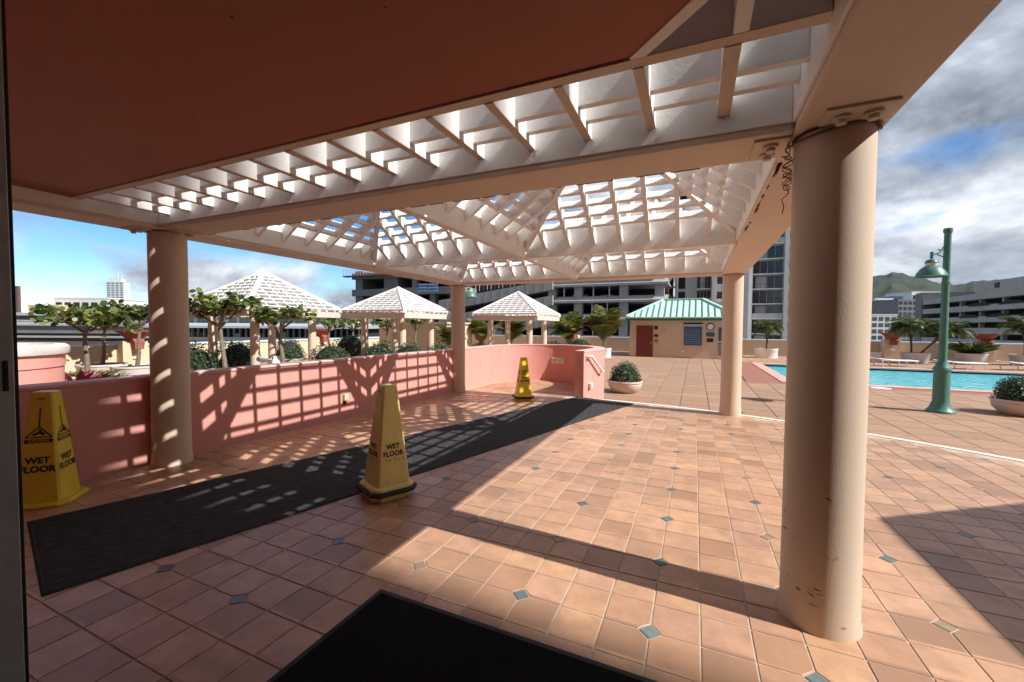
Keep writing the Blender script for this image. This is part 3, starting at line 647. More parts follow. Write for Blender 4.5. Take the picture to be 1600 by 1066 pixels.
# ------------------------------------------------------------------ wet floor cones
def sq_ring(h, c, z): return [(h, -h + c, z), (h, h - c, z), (h - c, h, z), (-h + c, h, z), (-h, h - c, z), (-h, -h + c, z), (-h + c, -h, z), (h - c, -h, z)]
def cone(label, x, y, rz, ht, style, m, ring):
    t = empty('wet_floor_cone'); tag(t, label, 'cone', 'yellow wet floor cones'); on_plaza(t, x, y, rz)
    z0 = .055 if ring else .012; bh, th_ = .145, .062
    mb = MB(); mb.loft([sq_ring(.19, .05, .002), sq_ring(.195, .05, .022), sq_ring(.175, .05, .034), sq_ring(.165, .05, z0 + .02)]) if not ring else mb.loft([sq_ring(.165, .05, .002), sq_ring(.17, .05, .03), sq_ring(.16, .05, .05)])
    mb.build('base', m, t, bevel=.004)
    if ring:
        mb = MB(); mb.loft([sq_ring(.188, .055, .048), sq_ring(.205, .06, .060), sq_ring(.203, .06, .078), sq_ring(.18, .05, .088)]); mb.build('weight_ring', M_RUBBER, t, bevel=.003)
        mb = MB(); mb.loft([sq_ring(.182, .05, .086), sq_ring(.180, .05, .104), sq_ring(.160, .045, .118)]); mb.build('flange', m, t, bevel=.004); z0 = .114
    mb = MB(); mb.loft([sq_ring(bh, .018, z0), sq_ring(th_, .012, ht - .01), sq_ring(th_ - .008, .012, ht)]); bd_ = mb.build('cone_body', m, t, bevel=.003)
    mb = MB(); mb.box(-.02, .02, -th_ - .0055, -th_ + .0, ht - .055, ht - .047); mb.build('hang_slot', M_GASKET, bd_)
    tilt = math.atan2(bh - th_, ht - z0)
    for f in range(4):
        base = Matrix.Rotation(f * math.pi / 2, 4, 'Z') @ Matrix.Translation((0, -bh - .0012, z0)) @ Matrix.Rotation(math.pi / 2 - tilt, 4, 'X')
        sl_ = math.hypot(bh - th_, ht - z0)
        def put(me, u, v, nm, mm):
            me.materials.clear(); me.materials.append(mm); o = link(nm, me, bd_); o.matrix_local = base @ Matrix.Translation((u, v * sl_, 0)); return o
        s = .054 if style != 3 else .064
        y1 = .335 if style == 1 else (.40 if style == 2 else .34)
        put(text_mesh('WET', s, .0022 if style != 3 else .003), 0, y1 + .050 if style == 1 else y1 + .055, 'lettering', M_INK)
        put(text_mesh('FLOOR', s, .0022 if style != 3 else .003), 0, y1 - .022, 'lettering', M_INK)
        if style == 3 or style == 2:
            mb = MB(); k = .075 if style == 3 else .05; vv = .60 * sl_
            def ln(a, b, wd): mb.bar((a[0], a[1], 0), (b[0], b[1], 0), wd, .0012)
            ln((-k, vv), (k, vv), .008); ln((-k, vv), (0, vv + k * 1.05), .008); ln((k, vv), (0, vv + k * 1.05), .008)
            if style == 3: ln((0, vv + k * 1.05), (0, vv + k * 3.0), .008)
            ln((-.035, vv + .018), (.0, vv + .035), .014); ln((0, vv + .035), (.03, vv + .018), .014); ln((0, vv + .035), (.016, vv + .046), .011); ln((.018, vv + .03), (.034, vv + .036), .008)
            mb.box(-.004, .012, vv + .046, vv + .058, -.0006, .0006)
            o = mb.build('slip_symbol', M_INK, bd_); o.matrix_local = base
            mb = MB(); mb.box(-k * 1.05, k * 1.05, vv - .042, vv - .014, -.0006, .0008); o = mb.build('black_band', M_INK, bd_); o.matrix_local = base
            put(text_mesh('CAUTION', .026, .0004), 0, (vv - .028) / sl_, 'lettering', m).matrix_local = base @ Matrix.Translation((0, vv - .028, .0012))
        if style in (1, 2):
            mb = MB(); rn = random.Random(f + 11)
            vv = (.255 if style == 1 else .315) * sl_
            for c_ in range(5):
                for q_ in range(5):
                    if rn.random() < .3: continue
                    u = -.07 + c_ * .034 + rn.uniform(0, .018); v0 = vv + rn.uniform(-.012, .012)
                    if rn.random() < .5: mb.box(u, u + rn.uniform(.006, .014), v0, v0 + .0035, -.0004, .0006)
                    else: mb.box(u, u + .0035, v0 - .005, v0 + rn.uniform(.003, .010), -.0004, .0006)
            o = mb.build('worn_lettering', M_WORN, bd_); o.matrix_local = base
    return t
cone('faded yellow wet floor cone with black base ring beside the runner mat', -2.335, 2.735, R(-25), .915, 1, M_YELLOW2, True)
cone('small far yellow wet floor cone standing before the curved pink wall', -3.16, 7.76, R(36), .86, 2, M_YELLOW, True)
cone('yellow wet floor cone with mop symbol against the pink wall by the door', -4.60, 1.48, R(47), .86, 3, M_YELLOW, False)

# ------------------------------------------------------------------ plants
def leaf_quads(mb, p, d, n, L, W):
    d = d.normalized(); s = d.cross(n)
    if s.length < 1e-4: s = d.orthogonal()
    s = s.normalized() * W / 2; p = Vector(p); k = n.normalized() * L * .08
    mb.add([p, p + d * L * .45 + s - k, p + d * L, p + d * L * .45 - s - k], [(0, 1, 2, 3)])
def rdir(rn): 
    z = rn.uniform(-1, 1); a = rn.uniform(0, 6.283); q_ = math.sqrt(1 - z * z); return Vector((q_ * math.cos(a), q_ * math.sin(a), z))
def dome_bush(label, x, y, zb, r, ht, seed, n=1500, L=.07, m=None, name='round_shrub', group='clipped round shrubs in planters'):
    rn = random.Random(seed); t = empty(name, (x, y, zb)); tag(t, label, 'shrub', group)
    core = MB(); N = 14
    def bulge(d): return 1 + .07 * math.sin(3.1 * d.x + seed) + .06 * math.sin(4.3 * d.y + 2 * seed) + .05 * math.sin(5.2 * d.z + 1.7 * d.x)
    prof = []
    rings = []
    for k in range(7):
        ph = k / 6 * math.pi * .5; rings.append([((r * .86) * math.cos(ph) * math.cos(2 * math.pi * i / N), (r * .86) * math.cos(ph) * math.sin(2 * math.pi * i / N), ht * .86 * math.sin(ph) * .999 + .02) for i in range(N)])
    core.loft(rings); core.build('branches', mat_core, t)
    lv = MB()
    for k in range(n):
        d = rdir(rn); d.z = abs(d.z) * 1.0 - .12; d.normalize(); b = bulge(d) * rn.uniform(.84, 1.06) * (1.08 if rn.random() < .06 else 1)
        p = Vector((d.x * r * b, d.y * r * b, max(.02, (d.z + .1) * ht * b * .92)))
        nn_ = (d + rdir(rn) * .7).normalized(); dd = (nn_.cross(rdir(rn))).normalized(); leaf_quads(lv, p - dd * L * .4, dd, nn_, L * rn.uniform(.55, 1.45), L * rn.uniform(.45, .75))
    lv.build('leaves', m or L_BUSH, t); return t
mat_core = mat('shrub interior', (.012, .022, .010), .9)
def bowl(label, x, y, r, ht, m, zb=DECK, shape='bowl', group='round planters on the deck'):
    t = empty('planter', (x, y, zb)); tag(t, label, 'planter', group)
    pr = {'bowl': [(r * .62, 0), (r * .70, .03), (r * .92, ht * .45), (r * .96, ht * .72), (r * .93, ht * .80), (r * 1.0, ht * .86), (r * 1.0, ht), (r * .91, ht), (r * .90, ht - .05)],
          'drum': [(r * .95, 0), (r * .97, ht * .8), (r, ht * .84), (r, ht), (r * .9, ht), (r * .9, ht - .06)],
          'tub': [(r * .84, 0), (r * .97, ht * .86), (r * 1.0, ht * .88), (r * 1.0, ht), (r * .93, ht), (r * .92, ht - .05)]}[shape]
    mb = MB(); mb.lathe(pr, 36); mb.build('bowl', m, t, smooth=True)
    mb = MB(); mb.lathe([(r * .905, ht - .07), (r * .905, ht - .045), (.01, ht - .03)], 24); mb.build('soil', M_SOIL, t); return t
def sea_grape(label, x, y, zb, lean, ht, spread, seed, n=420, L=.17, stems=5):
    rn = random.Random(seed); t = empty('sea_grape_tree', (x, y, zb)); tag(t, label, 'tree', 'sea grape trees in planters')
    top = Vector((lean[0], lean[1], ht * .62)); pts = [Vector((0, 0, -.1)), Vector((lean[0] * .5 + .05, lean[1] * .4, ht * .2)), Vector((lean[0] * .6 - .04, lean[1] * .8, ht * .42)), top]
    mb = MB(); mb.tube(pts, [.075, .065, .055, .045], 8); mb.build('trunk', M_BARK, t, smooth=True)
    br = MB(); lv = MB(); tips = []
    for k in range(stems):
        a = 6.283 * k / stems + rn.uniform(-.4, .4); q_ = rn.uniform(.55, 1.0) * spread
        e_ = top + Vector((q_ * math.cos(a), q_ * math.sin(a), ht * rn.uniform(.08, .34)))
        m_ = (top + e_) / 2 + Vector((0, 0, rn.uniform(-.05, .12))); br.tube([top - Vector((0, 0, .08)), m_, e_], [.04, .027, .012], 6)
        tips.append(e_); tips.append(m_ + Vector((rn.uniform(-.2, .2), rn.uniform(-.2, .2), .15)))
        for _ in range(2):
            s_ = m_ + Vector((rn.uniform(-.4, .4), rn.uniform(-.4, .4), rn.uniform(.1, .35))) * spread; br.tube([m_, (m_ + s_) / 2 + Vector((0, 0, .04)), s_], [.018, .013, .007], 5); tips.append(s_)
    br.build('branches', M_BARK, t, smooth=True)
    for k in range(n):
        c = rn.choice(tips); d = rdir(rn); p = c + d * rn.random() ** .5 * .34 * spread * Vector((1, 1, .62)).length / 1.73
        p.z = c.z + (p.z - c.z) * .7
        nn_ = (Vector((0, 0, 1)) + rdir(rn) * .9).normalized(); dd = (d + rdir(rn) * .4); dd -= nn_ * dd.dot(nn_); dd.normalize()
        s_ = L * rn.uniform(.6, 1.15); u = dd * s_ / 2; v = nn_.cross(dd) * s_ * .46
        lv.add([p - u, p - u * .5 + v * .85, p + u * .45 + v * .95, p + u * 1.05, p + u * .45 - v * .95, p - u * .5 - v * .85], [(0, 1, 2, 3, 4, 5)])
    lv.build('crown', L_GRAPE, t); return t
def palm(label, x, y, zb, th, lean, nf, FL, seed, m, droop=1.0, group='palms in planters', clump=False, tr=.09):
    rn = random.Random(seed); t = empty('palm', (x, y, zb)); tag(t, label, 'palm', group)
    top = Vector((lean[0], lean[1], th))
    if not clump:
        mb = MB(); k = [Vector((lean[0] * f, lean[1] * f, th * f - .05 * (1 - f))) for f in (0, .25, .5, .72, .9, 1.0, 1.06)]; mb.tube(k, [tr * .6, tr * .55, tr * .6, tr * 1.2, tr * 2.1, tr * 2.2, tr * .6], 10); mb.build('trunk', M_PTRUNK, t, smooth=True)
    else:
        mb = MB()
        for k in range(9):
            a = rn.uniform(0, 6.28); q_ = rn.uniform(.02, .22); mb.tube([(q_ * .5 * math.cos(a), q_ * .5 * math.sin(a), -.05), (q_ * math.cos(a), q_ * math.sin(a), th * rn.uniform(.6, 1.0))], [.025, .016], 6)
        mb.build('trunk', mat_cane, t, smooth=True)
    lv = MB(); rc = MB()
    for f in range(nf):
        a = f * 2.39996 + rn.uniform(-.2, .2); up_ = rn.uniform(.25, 1.9) if not clump else rn.uniform(.7, 2.2)
        b0 = top.copy() if not clump else Vector((rn.uniform(-.15, .15), rn.uniform(-.15, .15), th * rn.uniform(.35, .9)))
        el = math.atan2(up_, .75 if not clump else .45); l_ = FL * rn.uniform(.75, 1.1); d = Vector((math.cos(a) * math.cos(el), math.sin(a) * math.cos(el), math.sin(el))); p = b0.copy(); prev = p.copy(); side0 = Vector((-math.sin(a), math.cos(a), 0)); N = 13
        path = [p.copy()]
        for s in range(N):
            d = (d + Vector((0, 0, -.105 * droop * (1 + s * .07)))).normalized(); p = p + d * l_ / N; path.append(p.copy())
            if s < 1: continue
            frac = s / N; ll = FL * .34 * math.sin(math.pi * min(1, .18 + frac * .85)) + .04; upn = side0.cross(d).normalized()
            for sg in (-1, 1):
                for h_ in (0, .5):
                    q_ = p - d * l_ / N * h_; ld = (side0 * sg * .85 + d * .62 + upn * (.25 if not clump else .05) + rdir(rn) * .10).normalized()
                    w_ = FL * (.034 if clump else .026); sd = d * w_ * .5; e1 = q_ + ld * ll * .55; e2 = q_ + ld * ll + Vector((0, 0, -.12 * ll))
                    lv.add([q_ - sd * .6, q_ + sd * .6, e1 + sd, e2, e1 - sd], [(0, 1, 2, 3, 4)])
        rc.tube(path[::2] + [path[-1]], [.012 * (1 - i / 9) + .003 for i in range(len(path[::2]) + 1)], 4)
    rc.build('frond_stems', mat_cane, t); lv.build('fronds', m, t); return t
mat_cane = mat('palm cane', (.20, .19, .06), .6, .2, 8)
def tuft(label, x, y, zb, n, L, spread, seed, m, name='leafy_plant', group=None, wd=.18, up=.8):
    rn = random.Random(seed); t = MB()
    for k in range(n):
        a = rn.uniform(0, 6.283); q_ = rn.random() ** .5 * spread; b = Vector((q_ * math.cos(a), q_ * math.sin(a), 0)); d = Vector((math.cos(a) * rn.uniform(.2, 1), math.sin(a) * rn.uniform(.2, 1), up)).normalized(); l_ = L * rn.uniform(.6, 1.2)
        s = Vector((-math.sin(a), math.cos(a), 0)) * l_ * wd / 2; m1 = b + d * l_ * .55; e_ = b + d * l_ + Vector((0, 0, -.15 * l_)) + Vector((math.cos(a), math.sin(a), 0)) * .1 * l_
        t.add([b - s * .3, b + s * .3, m1 + s, e_, m1 - s], [(0, 1, 2, 3, 4)])
    st_ = MB(); st_.tube([(0, 0, -.12), (0, 0, .05)], .03, 6); r_ = empty(name, (x, y, zb)); tag(r_, label, 'plant', group); t.build('leaves', m, r_); st_.build('stem', M_BARK, r_); return r_

def ground_pt(x, D): p = at_depth(x, 520, D); return p.x, p.y
# planter and shrub in front of the pool house, and its twin by the lamp post
x, y = -1.93, 12.95
bowl('pale pink bowl planter beside the handrail of the curved wall', x, y, .52, .36, M_POTP); dome_bush('clipped dome shrub in the bowl planter beside the curved pink wall', x, y, DECK + .32, .46, .58, 1, 1900, .055)
x, y = ground_pt(1603, 9.6)
bowl('pale bowl planter at the right edge near the green lamp post', x, y, .52, .36, M_POTP); dome_bush('clipped dome shrub at the right edge near the green lamp post', x, y, DECK + .32, .46, .58, 2, 1900, .055)
# round shrubs and planters along the left terrace: (x, distance, radius, height, where)
for k, (px_, D, r_, h_, wh) in enumerate([(303, 13.0, .55, .8, 'just right of the near left column'), (371, 14.6, .62, .85, 'left of the first gazebo front pillar'), (452, 18.5, .6, .8, 'in shade under the first gazebo'),
        (517, 15.6, .66, .75, 'between the first and second gazebos'), (547, 18.0, .72, 1.1, 'dark and tall left of the second gazebo'), (592, 15.2, .68, .85, 'in front of the second gazebo'), (640, 16.0, .62, .75, 'right of centre before the second gazebo'),
        (690, 17.6, .6, .7, 'just left of the far left column'), (752, 21.0, .6, .6, 'left of the third gazebo'), (868, 25.0, .6, .6, 'right of the third gazebo'), (905, 24.5, .75, .8, 'beneath the areca palms')]):
    x, y = ground_pt(px_, D)
    bowl('grey white bowl planter ' + wh, x, y, r_ * .95, .5, M_POT); dome_bush('clipped round shrub ' + wh, x, y, DECK + .42, r_ * 1.08, h_ * 1.18, 20 + k, 1300, .085)
# sea grapes: (x, distance, height, spread, lean, where)
for k, (px_, D, h_, sp, ln_, wh) in enumerate([(135, 12.3, 2.35, 1.05, (-.10, .0), 'left of the near left column, foremost'), (158, 15.5, 2.45, 1.0, (.05, .1), 'behind the foremost tree, far left'), (212, 15.0, 2.6, 1.0, (.10, .1), 'beside the left edge of the near left column'),
        (352, 12.6, 2.65, .85, (-.25, .0), 'just right of the near left column'), (443, 13.6, 2.5, .95, (-.20, .0), 'before the first gazebo roof'), (514, 21, 2.3, .75, (0, 0), 'small, between the first two gazebos'),
        (552, 22, 2.3, .85, (0, 0), 'small, behind the left pillar of the second gazebo'), (607, 23, 2.3, .8, (-.1, 0), 'thin, behind the second gazebo'), (648, 23, 2.3, .7, (.1, 0), 'thin, at the right pillar of the second gazebo')]):
    x, y = ground_pt(px_, D)
    bowl('wide white tub of the tree ' + wh, x, y, .72 if k < 5 else .5, .48, M_POT, shape='tub'); sea_grape('sea grape tree ' + wh, x, y, DECK + .42, ln_, h_ - .42 + .28, sp * 1.08, 60 + k, 560 if k < 5 else 260, .18 if k < 5 else .16)
    if k in (0, 3): tuft('low grassy planting under the sea grape ' + wh, x, y, DECK + .42, 260, .22, .6, 90 + k, L_GRASS if k == 3 else L_YEL)
x, y = ground_pt(120, 10.6); tuft('magenta ti plant behind the pink wall', x, y, DECK + .35, 46, .62, .22, 31, L_TI, wd=.2, up=.6)
x, y = ground_pt(165, 11.2); tuft('yellow green variegated plant behind the pink wall', x, y, DECK + .30, 70, .45, .25, 32, L_YEL, wd=.3)
# areca palms round the third gazebo and beside the pool house
for k, (px_, D, h_, F, wh) in enumerate([(752, 27, 1.1, 1.5, 'left of the third gazebo'), (799, 29, 1.2, 1.6, 'behind the third gazebo'), (703, 24, .9, 1.2, 'behind the far left column'), (888, 28, 1.3, 1.9, 'right of the third gazebo')]):
    x, y = ground_pt(px_, D); bowl('white drum planter of the areca palm ' + wh, x, y, .5, .5, M_POT, shape='drum'); palm('areca palm ' + wh, x, y, DECK + .45, h_, (0, 0), 36, F, 120 + k, L_ARECA, 1.0, 'areca palms in planters', True)
x, y = ground_pt(943, 27); bowl('white drum planter beside the left corner of the pool house', x, y, .52, .62, M_PLASTICW, shape='drum'); palm('tall yellow green areca palm beside the pool house', x, y, DECK + .55, 1.4, (0, 0), 46, 2.0, 130, L_ARECA, .95, 'areca palms in planters', True)
# date palms beyond the pool
x, y = ground_pt(1198, 27.6); bowl('white drum planter of the small date palm right of the pool house', x, y, .68, .62, M_PLASTICW, shape='drum'); palm('small date palm between the two right columns', x, y, DECK + .55, 1.35, (.05, 0), 34, 1.15, 140, L_DATE, 1.0, 'date palms beyond the pool')
x, y = ground_pt(1431, 24); bowl('large white tub holding two date palms beyond the pool', x, y, .66, .62, M_POT, shape='tub')
palm('upright date palm in the large white tub beyond the pool', x - .15, y, DECK + .55, 1.5, (-.05, .1), 38, 1.35, 141, L_DATE, 1.0, 'date palms beyond the pool')
palm('leaning date palm behind the green lamp post', x + .18, y, DECK + .55, 1.25, (1.05, -.1), 38, 1.35, 142, L_DATE, 1.0, 'date palms beyond the pool')
x, y = ground_pt(1603, 23); palm('date palm at the right edge beyond the pool', x, y, DECK + .3, 1.75, (0, 0), 36, 1.4, 143, L_DATE, 1.0, 'date palms beyond the pool'); bowl('white tub of the date palm at the right edge', x, y, .6, .6, M_POT, shape='tub')
x, y = ground_pt(1520, 23.6); bowl('white tub of the spiky shrub right of the lamp post', x, y, .68, .62, M_POT, shape='tub'); tuft('spiky green shrub in the white tub right of the lamp post', x, y, DECK + .58, 240, .95, .28, 33, L_DATE, wd=.09, up=.55)
x, y = ground_pt(1366, 24.6); bowl('white drum planter half hidden by the near right column', x, y, .38, .6, M_POT, shape='drum')
# stone bin under the first gazebo
x, y = ground_pt(477, 13.8); b_ = empty('stone_bin', (x, y, DECK)); tag(b_, 'beige round stone bin with a flat lid before the first gazebo', 'bin')
mb = MB(); mb.lathe([(.26, 0), (.27, .62)], 28); mb.build('bin_body', M_BEIGE, b_, smooth=True); mb = MB(); mb.lathe([(.30, .62), (.31, .64), (.31, .70), (.27, .73), (.01, .735)], 28); mb.build('lid', M_BEIGE, b_, smooth=True)
# pink drum with pale rim at far left
P = at_depth(-62, 560, 8.6); b_ = empty('pink_drum', (P.x, P.y, DECK)); tag(b_, 'large round pink drum planter with thick pale rim at the far left', 'planter')
mb = MB(); mb.lathe([(1.45, 0), (1.47, 1.0), (1.455, 1.005), (1.455, 1.02), (1.49, 1.03), (1.49, 1.30)], 64); mb.build('drum_wall', M_PINK, b_, smooth=True)
mb = MB(); mb.lathe([(1.47, 1.30), (1.55, 1.31), (1.57, 1.38), (1.56, 1.47), (1.50, 1.52), (1.32, 1.52), (1.28, 1.40)], 64); mb.build('rim', M_POT, b_, smooth=True)
mb = MB(); mb.lathe([(1.30, 1.30), (1.3, 1.36), (.01, 1.37)], 40); mb.build('soil', M_SOIL, b_)

# ------------------------------------------------------------------ lamp posts
def lamp_post(label, x, y, rz, zb=DECK):
    t = empty('lamp_post', (x, y, zb), rz); tag(t, label, 'lamp post', 'green lamp posts on the deck')
    mb = MB(); mb.lathe([(.27, 0), (.27, .03), (.245, .06), (.21, .10), (.175, .19), (.16, .24)], 28); mb.build('base', M_GREEN, t, smooth=True)
    mb = MB(); mb.lathe([(.158, .22), (.152, .26), (.148, .98), (.165, 1.0), (.165, 1.05), (.14, 1.09), (.105, 1.17), (.09, 1.22)], 28); mb.build('pedestal', M_GREEN, t, smooth=True)
    mb = MB(); mb.lathe([(.08, 1.2), (.068, 3.05), (.08, 3.06), (.08, 3.11), (.067, 3.12), (.064, 4.25), (.08, 4.26), (.083, 4.33), (.08, 4.36), (.01, 4.365)], 24); mb.build('pole', M_GREEN, t, smooth=True)
    mb = MB(); mb.tube([(-.07, 0, 3.930), (-.18, 0, 3.790), (-.32, 0, 3.750), (-.36, 0, 3.690)], [.022, .020, .02, .02], 8); mb.tube([(-.07, 0, 3.690), (-.16, 0, 3.720), (-.25, 0, 3.760)], .014, 6); mb.tube([(-.14, 0, 3.810), (-.2, 0, 3.870), (-.24, 0, 3.850)], .012, 6); mb.tube([(-.36, 0, 3.810), (-.36, 0, 3.590)], .028, 8); mb.build('bracket', M_GREEN, t, smooth=True)
    mb = MB(); mb.lathe([(.02, 3.650), (.10, 3.610), (.125, 3.550), (.115, 3.540)], 28, (-.36, 0, 0)); mb.lathe([(.115, 3.475), (.125, 3.470), (.19, 3.420), (.26, 3.310), (.285, 3.240), (.32, 3.225), (.32, 3.215), (.27, 3.220), (.24, 3.290)], 32, (-.36, 0, 0), cap=False); sh = mb.build('lamp_shade', M_GREEN, t, smooth=True)
    mb = MB(); mb.lathe([(.11, 3.470), (.112, 3.550)], 24, (-.36, 0, 0)); mb.build('shade_collar', M_LAMPW, sh, smooth=True)
    mb = MB(); mb.lathe([(.255, 3.260), (.25, 3.275)], 28, (-.36, 0, 0)); mb.build('diffuser', M_LAMPW, sh); return t
x, y = ground_pt(1474.5, 9.86)
lamp_post('verdigris green lamp post with bell shade standing before the pool', x, y, math.atan2(CM[0][1], CM[0][0]))
x, y = ground_pt(721, 17.8)
lamp_post('green lamp post mostly hidden behind the far left column', x, y, math.atan2(CM[0][1], CM[0][0]) + math.pi)

# ------------------------------------------------------------------ gazebos
def gazebo(label, cx, cy, a, e_, ze, za):
    t = empty('gazebo', (cx, cy, DECK)); tag(t, label, 'gazebo', 'white lattice roofed gazebos on the terrace')
    for sx in (-1, 1):
        for sy in (-1, 1):
            mb = MB(); mb.lathe([(.15, 0), (.145, .1), (.14, ze - .2 - DECK)], 24, (sx * a, sy * a, 0)); mb.build('pillar', M_COLUMN, t, smooth=True)
    zb_ = ze - .20 - DECK; q_ = e_ - .02
    for k, bx in enumerate(((-q_, q_, -q_, -q_ + .12), (-q_, q_, q_ - .12, q_), (-q_, -q_ + .12, -q_ + .121, q_ - .121), (q_ - .12, q_, -q_ + .121, q_ - .121))):
        mb = MB(); mb.box(*bx, zb_, zb_ + .21); mb.build('eave_beam', M_TAN if k == 0 else M_POTP, t, bevel=.006)
    for s in (-1, 1):
        mb = MB(); mb.box(-q_ + .121, q_ - .121, s * a - .06, s * a + .06, zb_ + .002, zb_ + .12); mb.build('tie_beam', M_POTP, t)
        mb = MB(); mb.box(s * a - .06, s * a + .06, -q_ + .121, q_ - .121, zb_ + .004, zb_ + .118); mb.build('tie_beam', M_POTP, t)
    pyramid(t, cx, cy, e_, e_, ze, (za - ze - .1) / e_, 9, [.035 + .094 * k for k in range(10)], .04, .10, M_WHITEG, .05, .07, .11, .02)
    return t
gazebo('nearest white lattice gazebo behind the sea grape trees', -14.58, 10.33, 1.13, 1.87, 1.85, 3.31)
gazebo('middle white lattice gazebo left of the far left column', -11.41, 14.03, .95, 1.57, 1.85, 2.94)
gazebo('farthest white lattice gazebo above the curved pink wall', -8.08, 19.04, 1.02, 1.66, 1.85, 3.05)
# table and chairs under the first gazebo
t = empty('patio_table', (-14.5, 10.2, DECK)); tag(t, 'low white patio table under the nearest gazebo', 'table')
mb = MB(); mb.lathe([(.55, .68), (.56, .70), (.55, .72)], 24); mb.build('tabletop', M_PLASTICW, t)
for k in range(4):
    mb = MB(); mb.tube([(.3 * math.cos(k * 1.571), .3 * math.sin(k * 1.571), .68), (.42 * math.cos(k * 1.571), .42 * math.sin(k * 1.571), 0)], .02, 6); mb.build('leg', M_PLASTICW, t)
def chair(x, y, rz, label):
    t = empty('patio_chair', (x, y, DECK), rz); tag(t, label, 'chair', 'patio chairs under the nearest gazebo')
    mb = MB(); mb.box(-.24, .24, -.24, .24, .40, .43); mb.build('seat', M_PLASTICW, t, bevel=.01)
    mb = MB(); mb.box(-.24, .24, .22, .25, .44, .88); mb.build('backrest', M_PLASTICW, t, bevel=.01)
    for sx in (-1, 1):
        for sy in (-1, 1): mb = MB(); mb.tube([(sx * .2, sy * .2, .4), (sx * .23, sy * .23, 0)], .016, 6); mb.build('leg', M_ALU, t)
chair(-13.75, 10.1, R(-90), 'patio chair right of the table under the nearest gazebo'); chair(-15.2, 10.3, R(90), 'patio chair left of the table under the nearest gazebo')

# ------------------------------------------------------------------ pool house
ph = empty('pool_house', (-.9, 31, DECK)); tag(ph, 'beige pool house with mint green metal hip roof', 'building')
def pc(mb, n, m, par=ph, **k): o = mb.build(n, m, par, **k); o.location = -ph.location if par is ph else (0, 0, 0); return o
hx0, hx1, hy0, hy1 = -4.06, 2.25, 29.0, 33.4; EZ = 1.86
mb = MB(); mb.box(hx0, hx1, hy0, hy1, DECK - .1, EZ + .05); pc(mb, 'wall', M_BEIGE)
mb = MB(); o_ = .22; mb.box(hx0 - o_, hx1 + o_, hy0 - o_, hy1 + o_, EZ - .05, EZ + .10); pc(mb, 'eave_trim', M_ROOFD)
mb = MB(); mb.box(hx0 - o_ - .03, hx1 + o_ + .03, hy0 - o_ - .03, hy1 + o_ + .03, EZ + .101, EZ + .19); pc(mb, 'gutter', M_ROOFG, bevel=.01)
zr = 3.28; e0, e1, f0, f1, ez = hx0 - o_, hx1 + o_, hy0 - o_, hy1 + o_, EZ + .192; ym = (f0 + f1) / 2; r0, r1 = at_y(1037, 466, ym).x, at_y(1098, 466, ym).x
mb = MB(); mb.add([(e0, f0, ez), (e1, f0, ez), (e1, f1, ez), (e0, f1, ez), (r0, ym, zr), (r1, ym, zr)], [(0, 1, 5, 4), (1, 2, 5), (2, 3, 4, 5), (3, 0, 4), (3, 2, 1, 0)]); rf = pc(mb, 'roof', M_ROOFG)
k = 0; xx = e0 + .2
while xx < e1 - .1:
    tl = 1.0 if r0 <= xx <= r1 else ((xx - e0) / (r0 - e0) if xx < r0 else (e1 - xx) / (e1 - r1))
    mb = MB(); a = Vector((xx, f0 + .02, ez + .03)); b_ = Vector((xx, f0 + (ym - f0) * tl, ez + (zr - ez) * tl + .02)); mb.bar(a, b_, .05, .09); mb.build('standing_seam', mat_seam if k else mat('seam', (.07, .26, .19), .45), rf)
    if k == 0: mat_seam = MATS['seam']
    k += 1; xx += .375
for a, b_ in (((e0, f0, ez), (r0, ym, zr)), ((e1, f0, ez), (r1, ym, zr)), ((r0, ym, zr), (r1, ym, zr))):
    mb = MB(); mb.bar(Vector(a) + Vector((0, 0, .05)), Vector(b_) + Vector((0, 0, .05)), .20, .10); mb.build('ridge_cap', M_ROOFG, rf)
def face(px0_, px1_, py0_, py1_, Y, d, n, m, par=None, bev=0):
    a = at_y(px0_, py1_, Y); b_ = at_y(px1_, py0_, Y); mb = MB(); mb.box(a.x, b_.x, Y - d, Y - .004, min(a.z, b_.z), max(a.z, b_.z)); return pc(mb, n, m, par or ph, bevel=bev)
FYp = hy0
dr = face(994, 1020.5, 509, 558, FYp, .05, 'door', M_DOOR)
face(1016.5, 1018.5, 534, 536.5, FYp - .05, .06, 'door_handle', M_ALU, bev=.01); face(1022.5, 1028, 509.5, 515, FYp, .03, 'restroom_sign', M_SOIL); face(1022.5, 1028.5, 522.5, 526.5, FYp, .03, 'door_sign', M_INK); face(1023, 1027.5, 530.5, 535, FYp, .03, 'notice', M_BARK)
mb = MB(); p = at_y(1037, 518, FYp); mb.box(p.x - .10, p.x + .10, FYp - .12, FYp - .004, p.z - .12, p.z + .12); pc(mb, 'wall_lamp', M_CREAM, bevel=.04)
bsn = face(1068.5, 1097, 511, 539.5, FYp, .06, 'rules_board', M_SIGN)
face(1068, 1097.5, 504.5, 506.5, FYp, .05, 'board_header', M_INK); hd = face(1068, 1097.5, 507, 510, FYp, .05, 'board_heading', M_SIGNW)
p0 = at_y(1083, 516, FYp); rn = random.Random(4)
for r_ in range(9):
    mb = MB(); z = p0.z - r_ * .125; a = p0.x - .48; 
    while a < p0.x + .42:
        l_ = rn.uniform(.04, .14); mb.box(a, min(a + l_, p0.x + .48), FYp - .064, FYp - .0601, z, z + .022); a += l_ + .035
    pc(mb, 'printed_line', M_SIGNW)
p = at_y(1110, 510.7, FYp)
mb = MB(); mb.loft([[(p.x + q_ * math.cos(k * .3927), FYp - d_, p.z + q_ * math.sin(k * .3927)) for k in range(16)] for q_, d_ in ((.24, .004), (.24, .05), (.19, .055))]); ck = pc(mb, 'clock', M_INK)
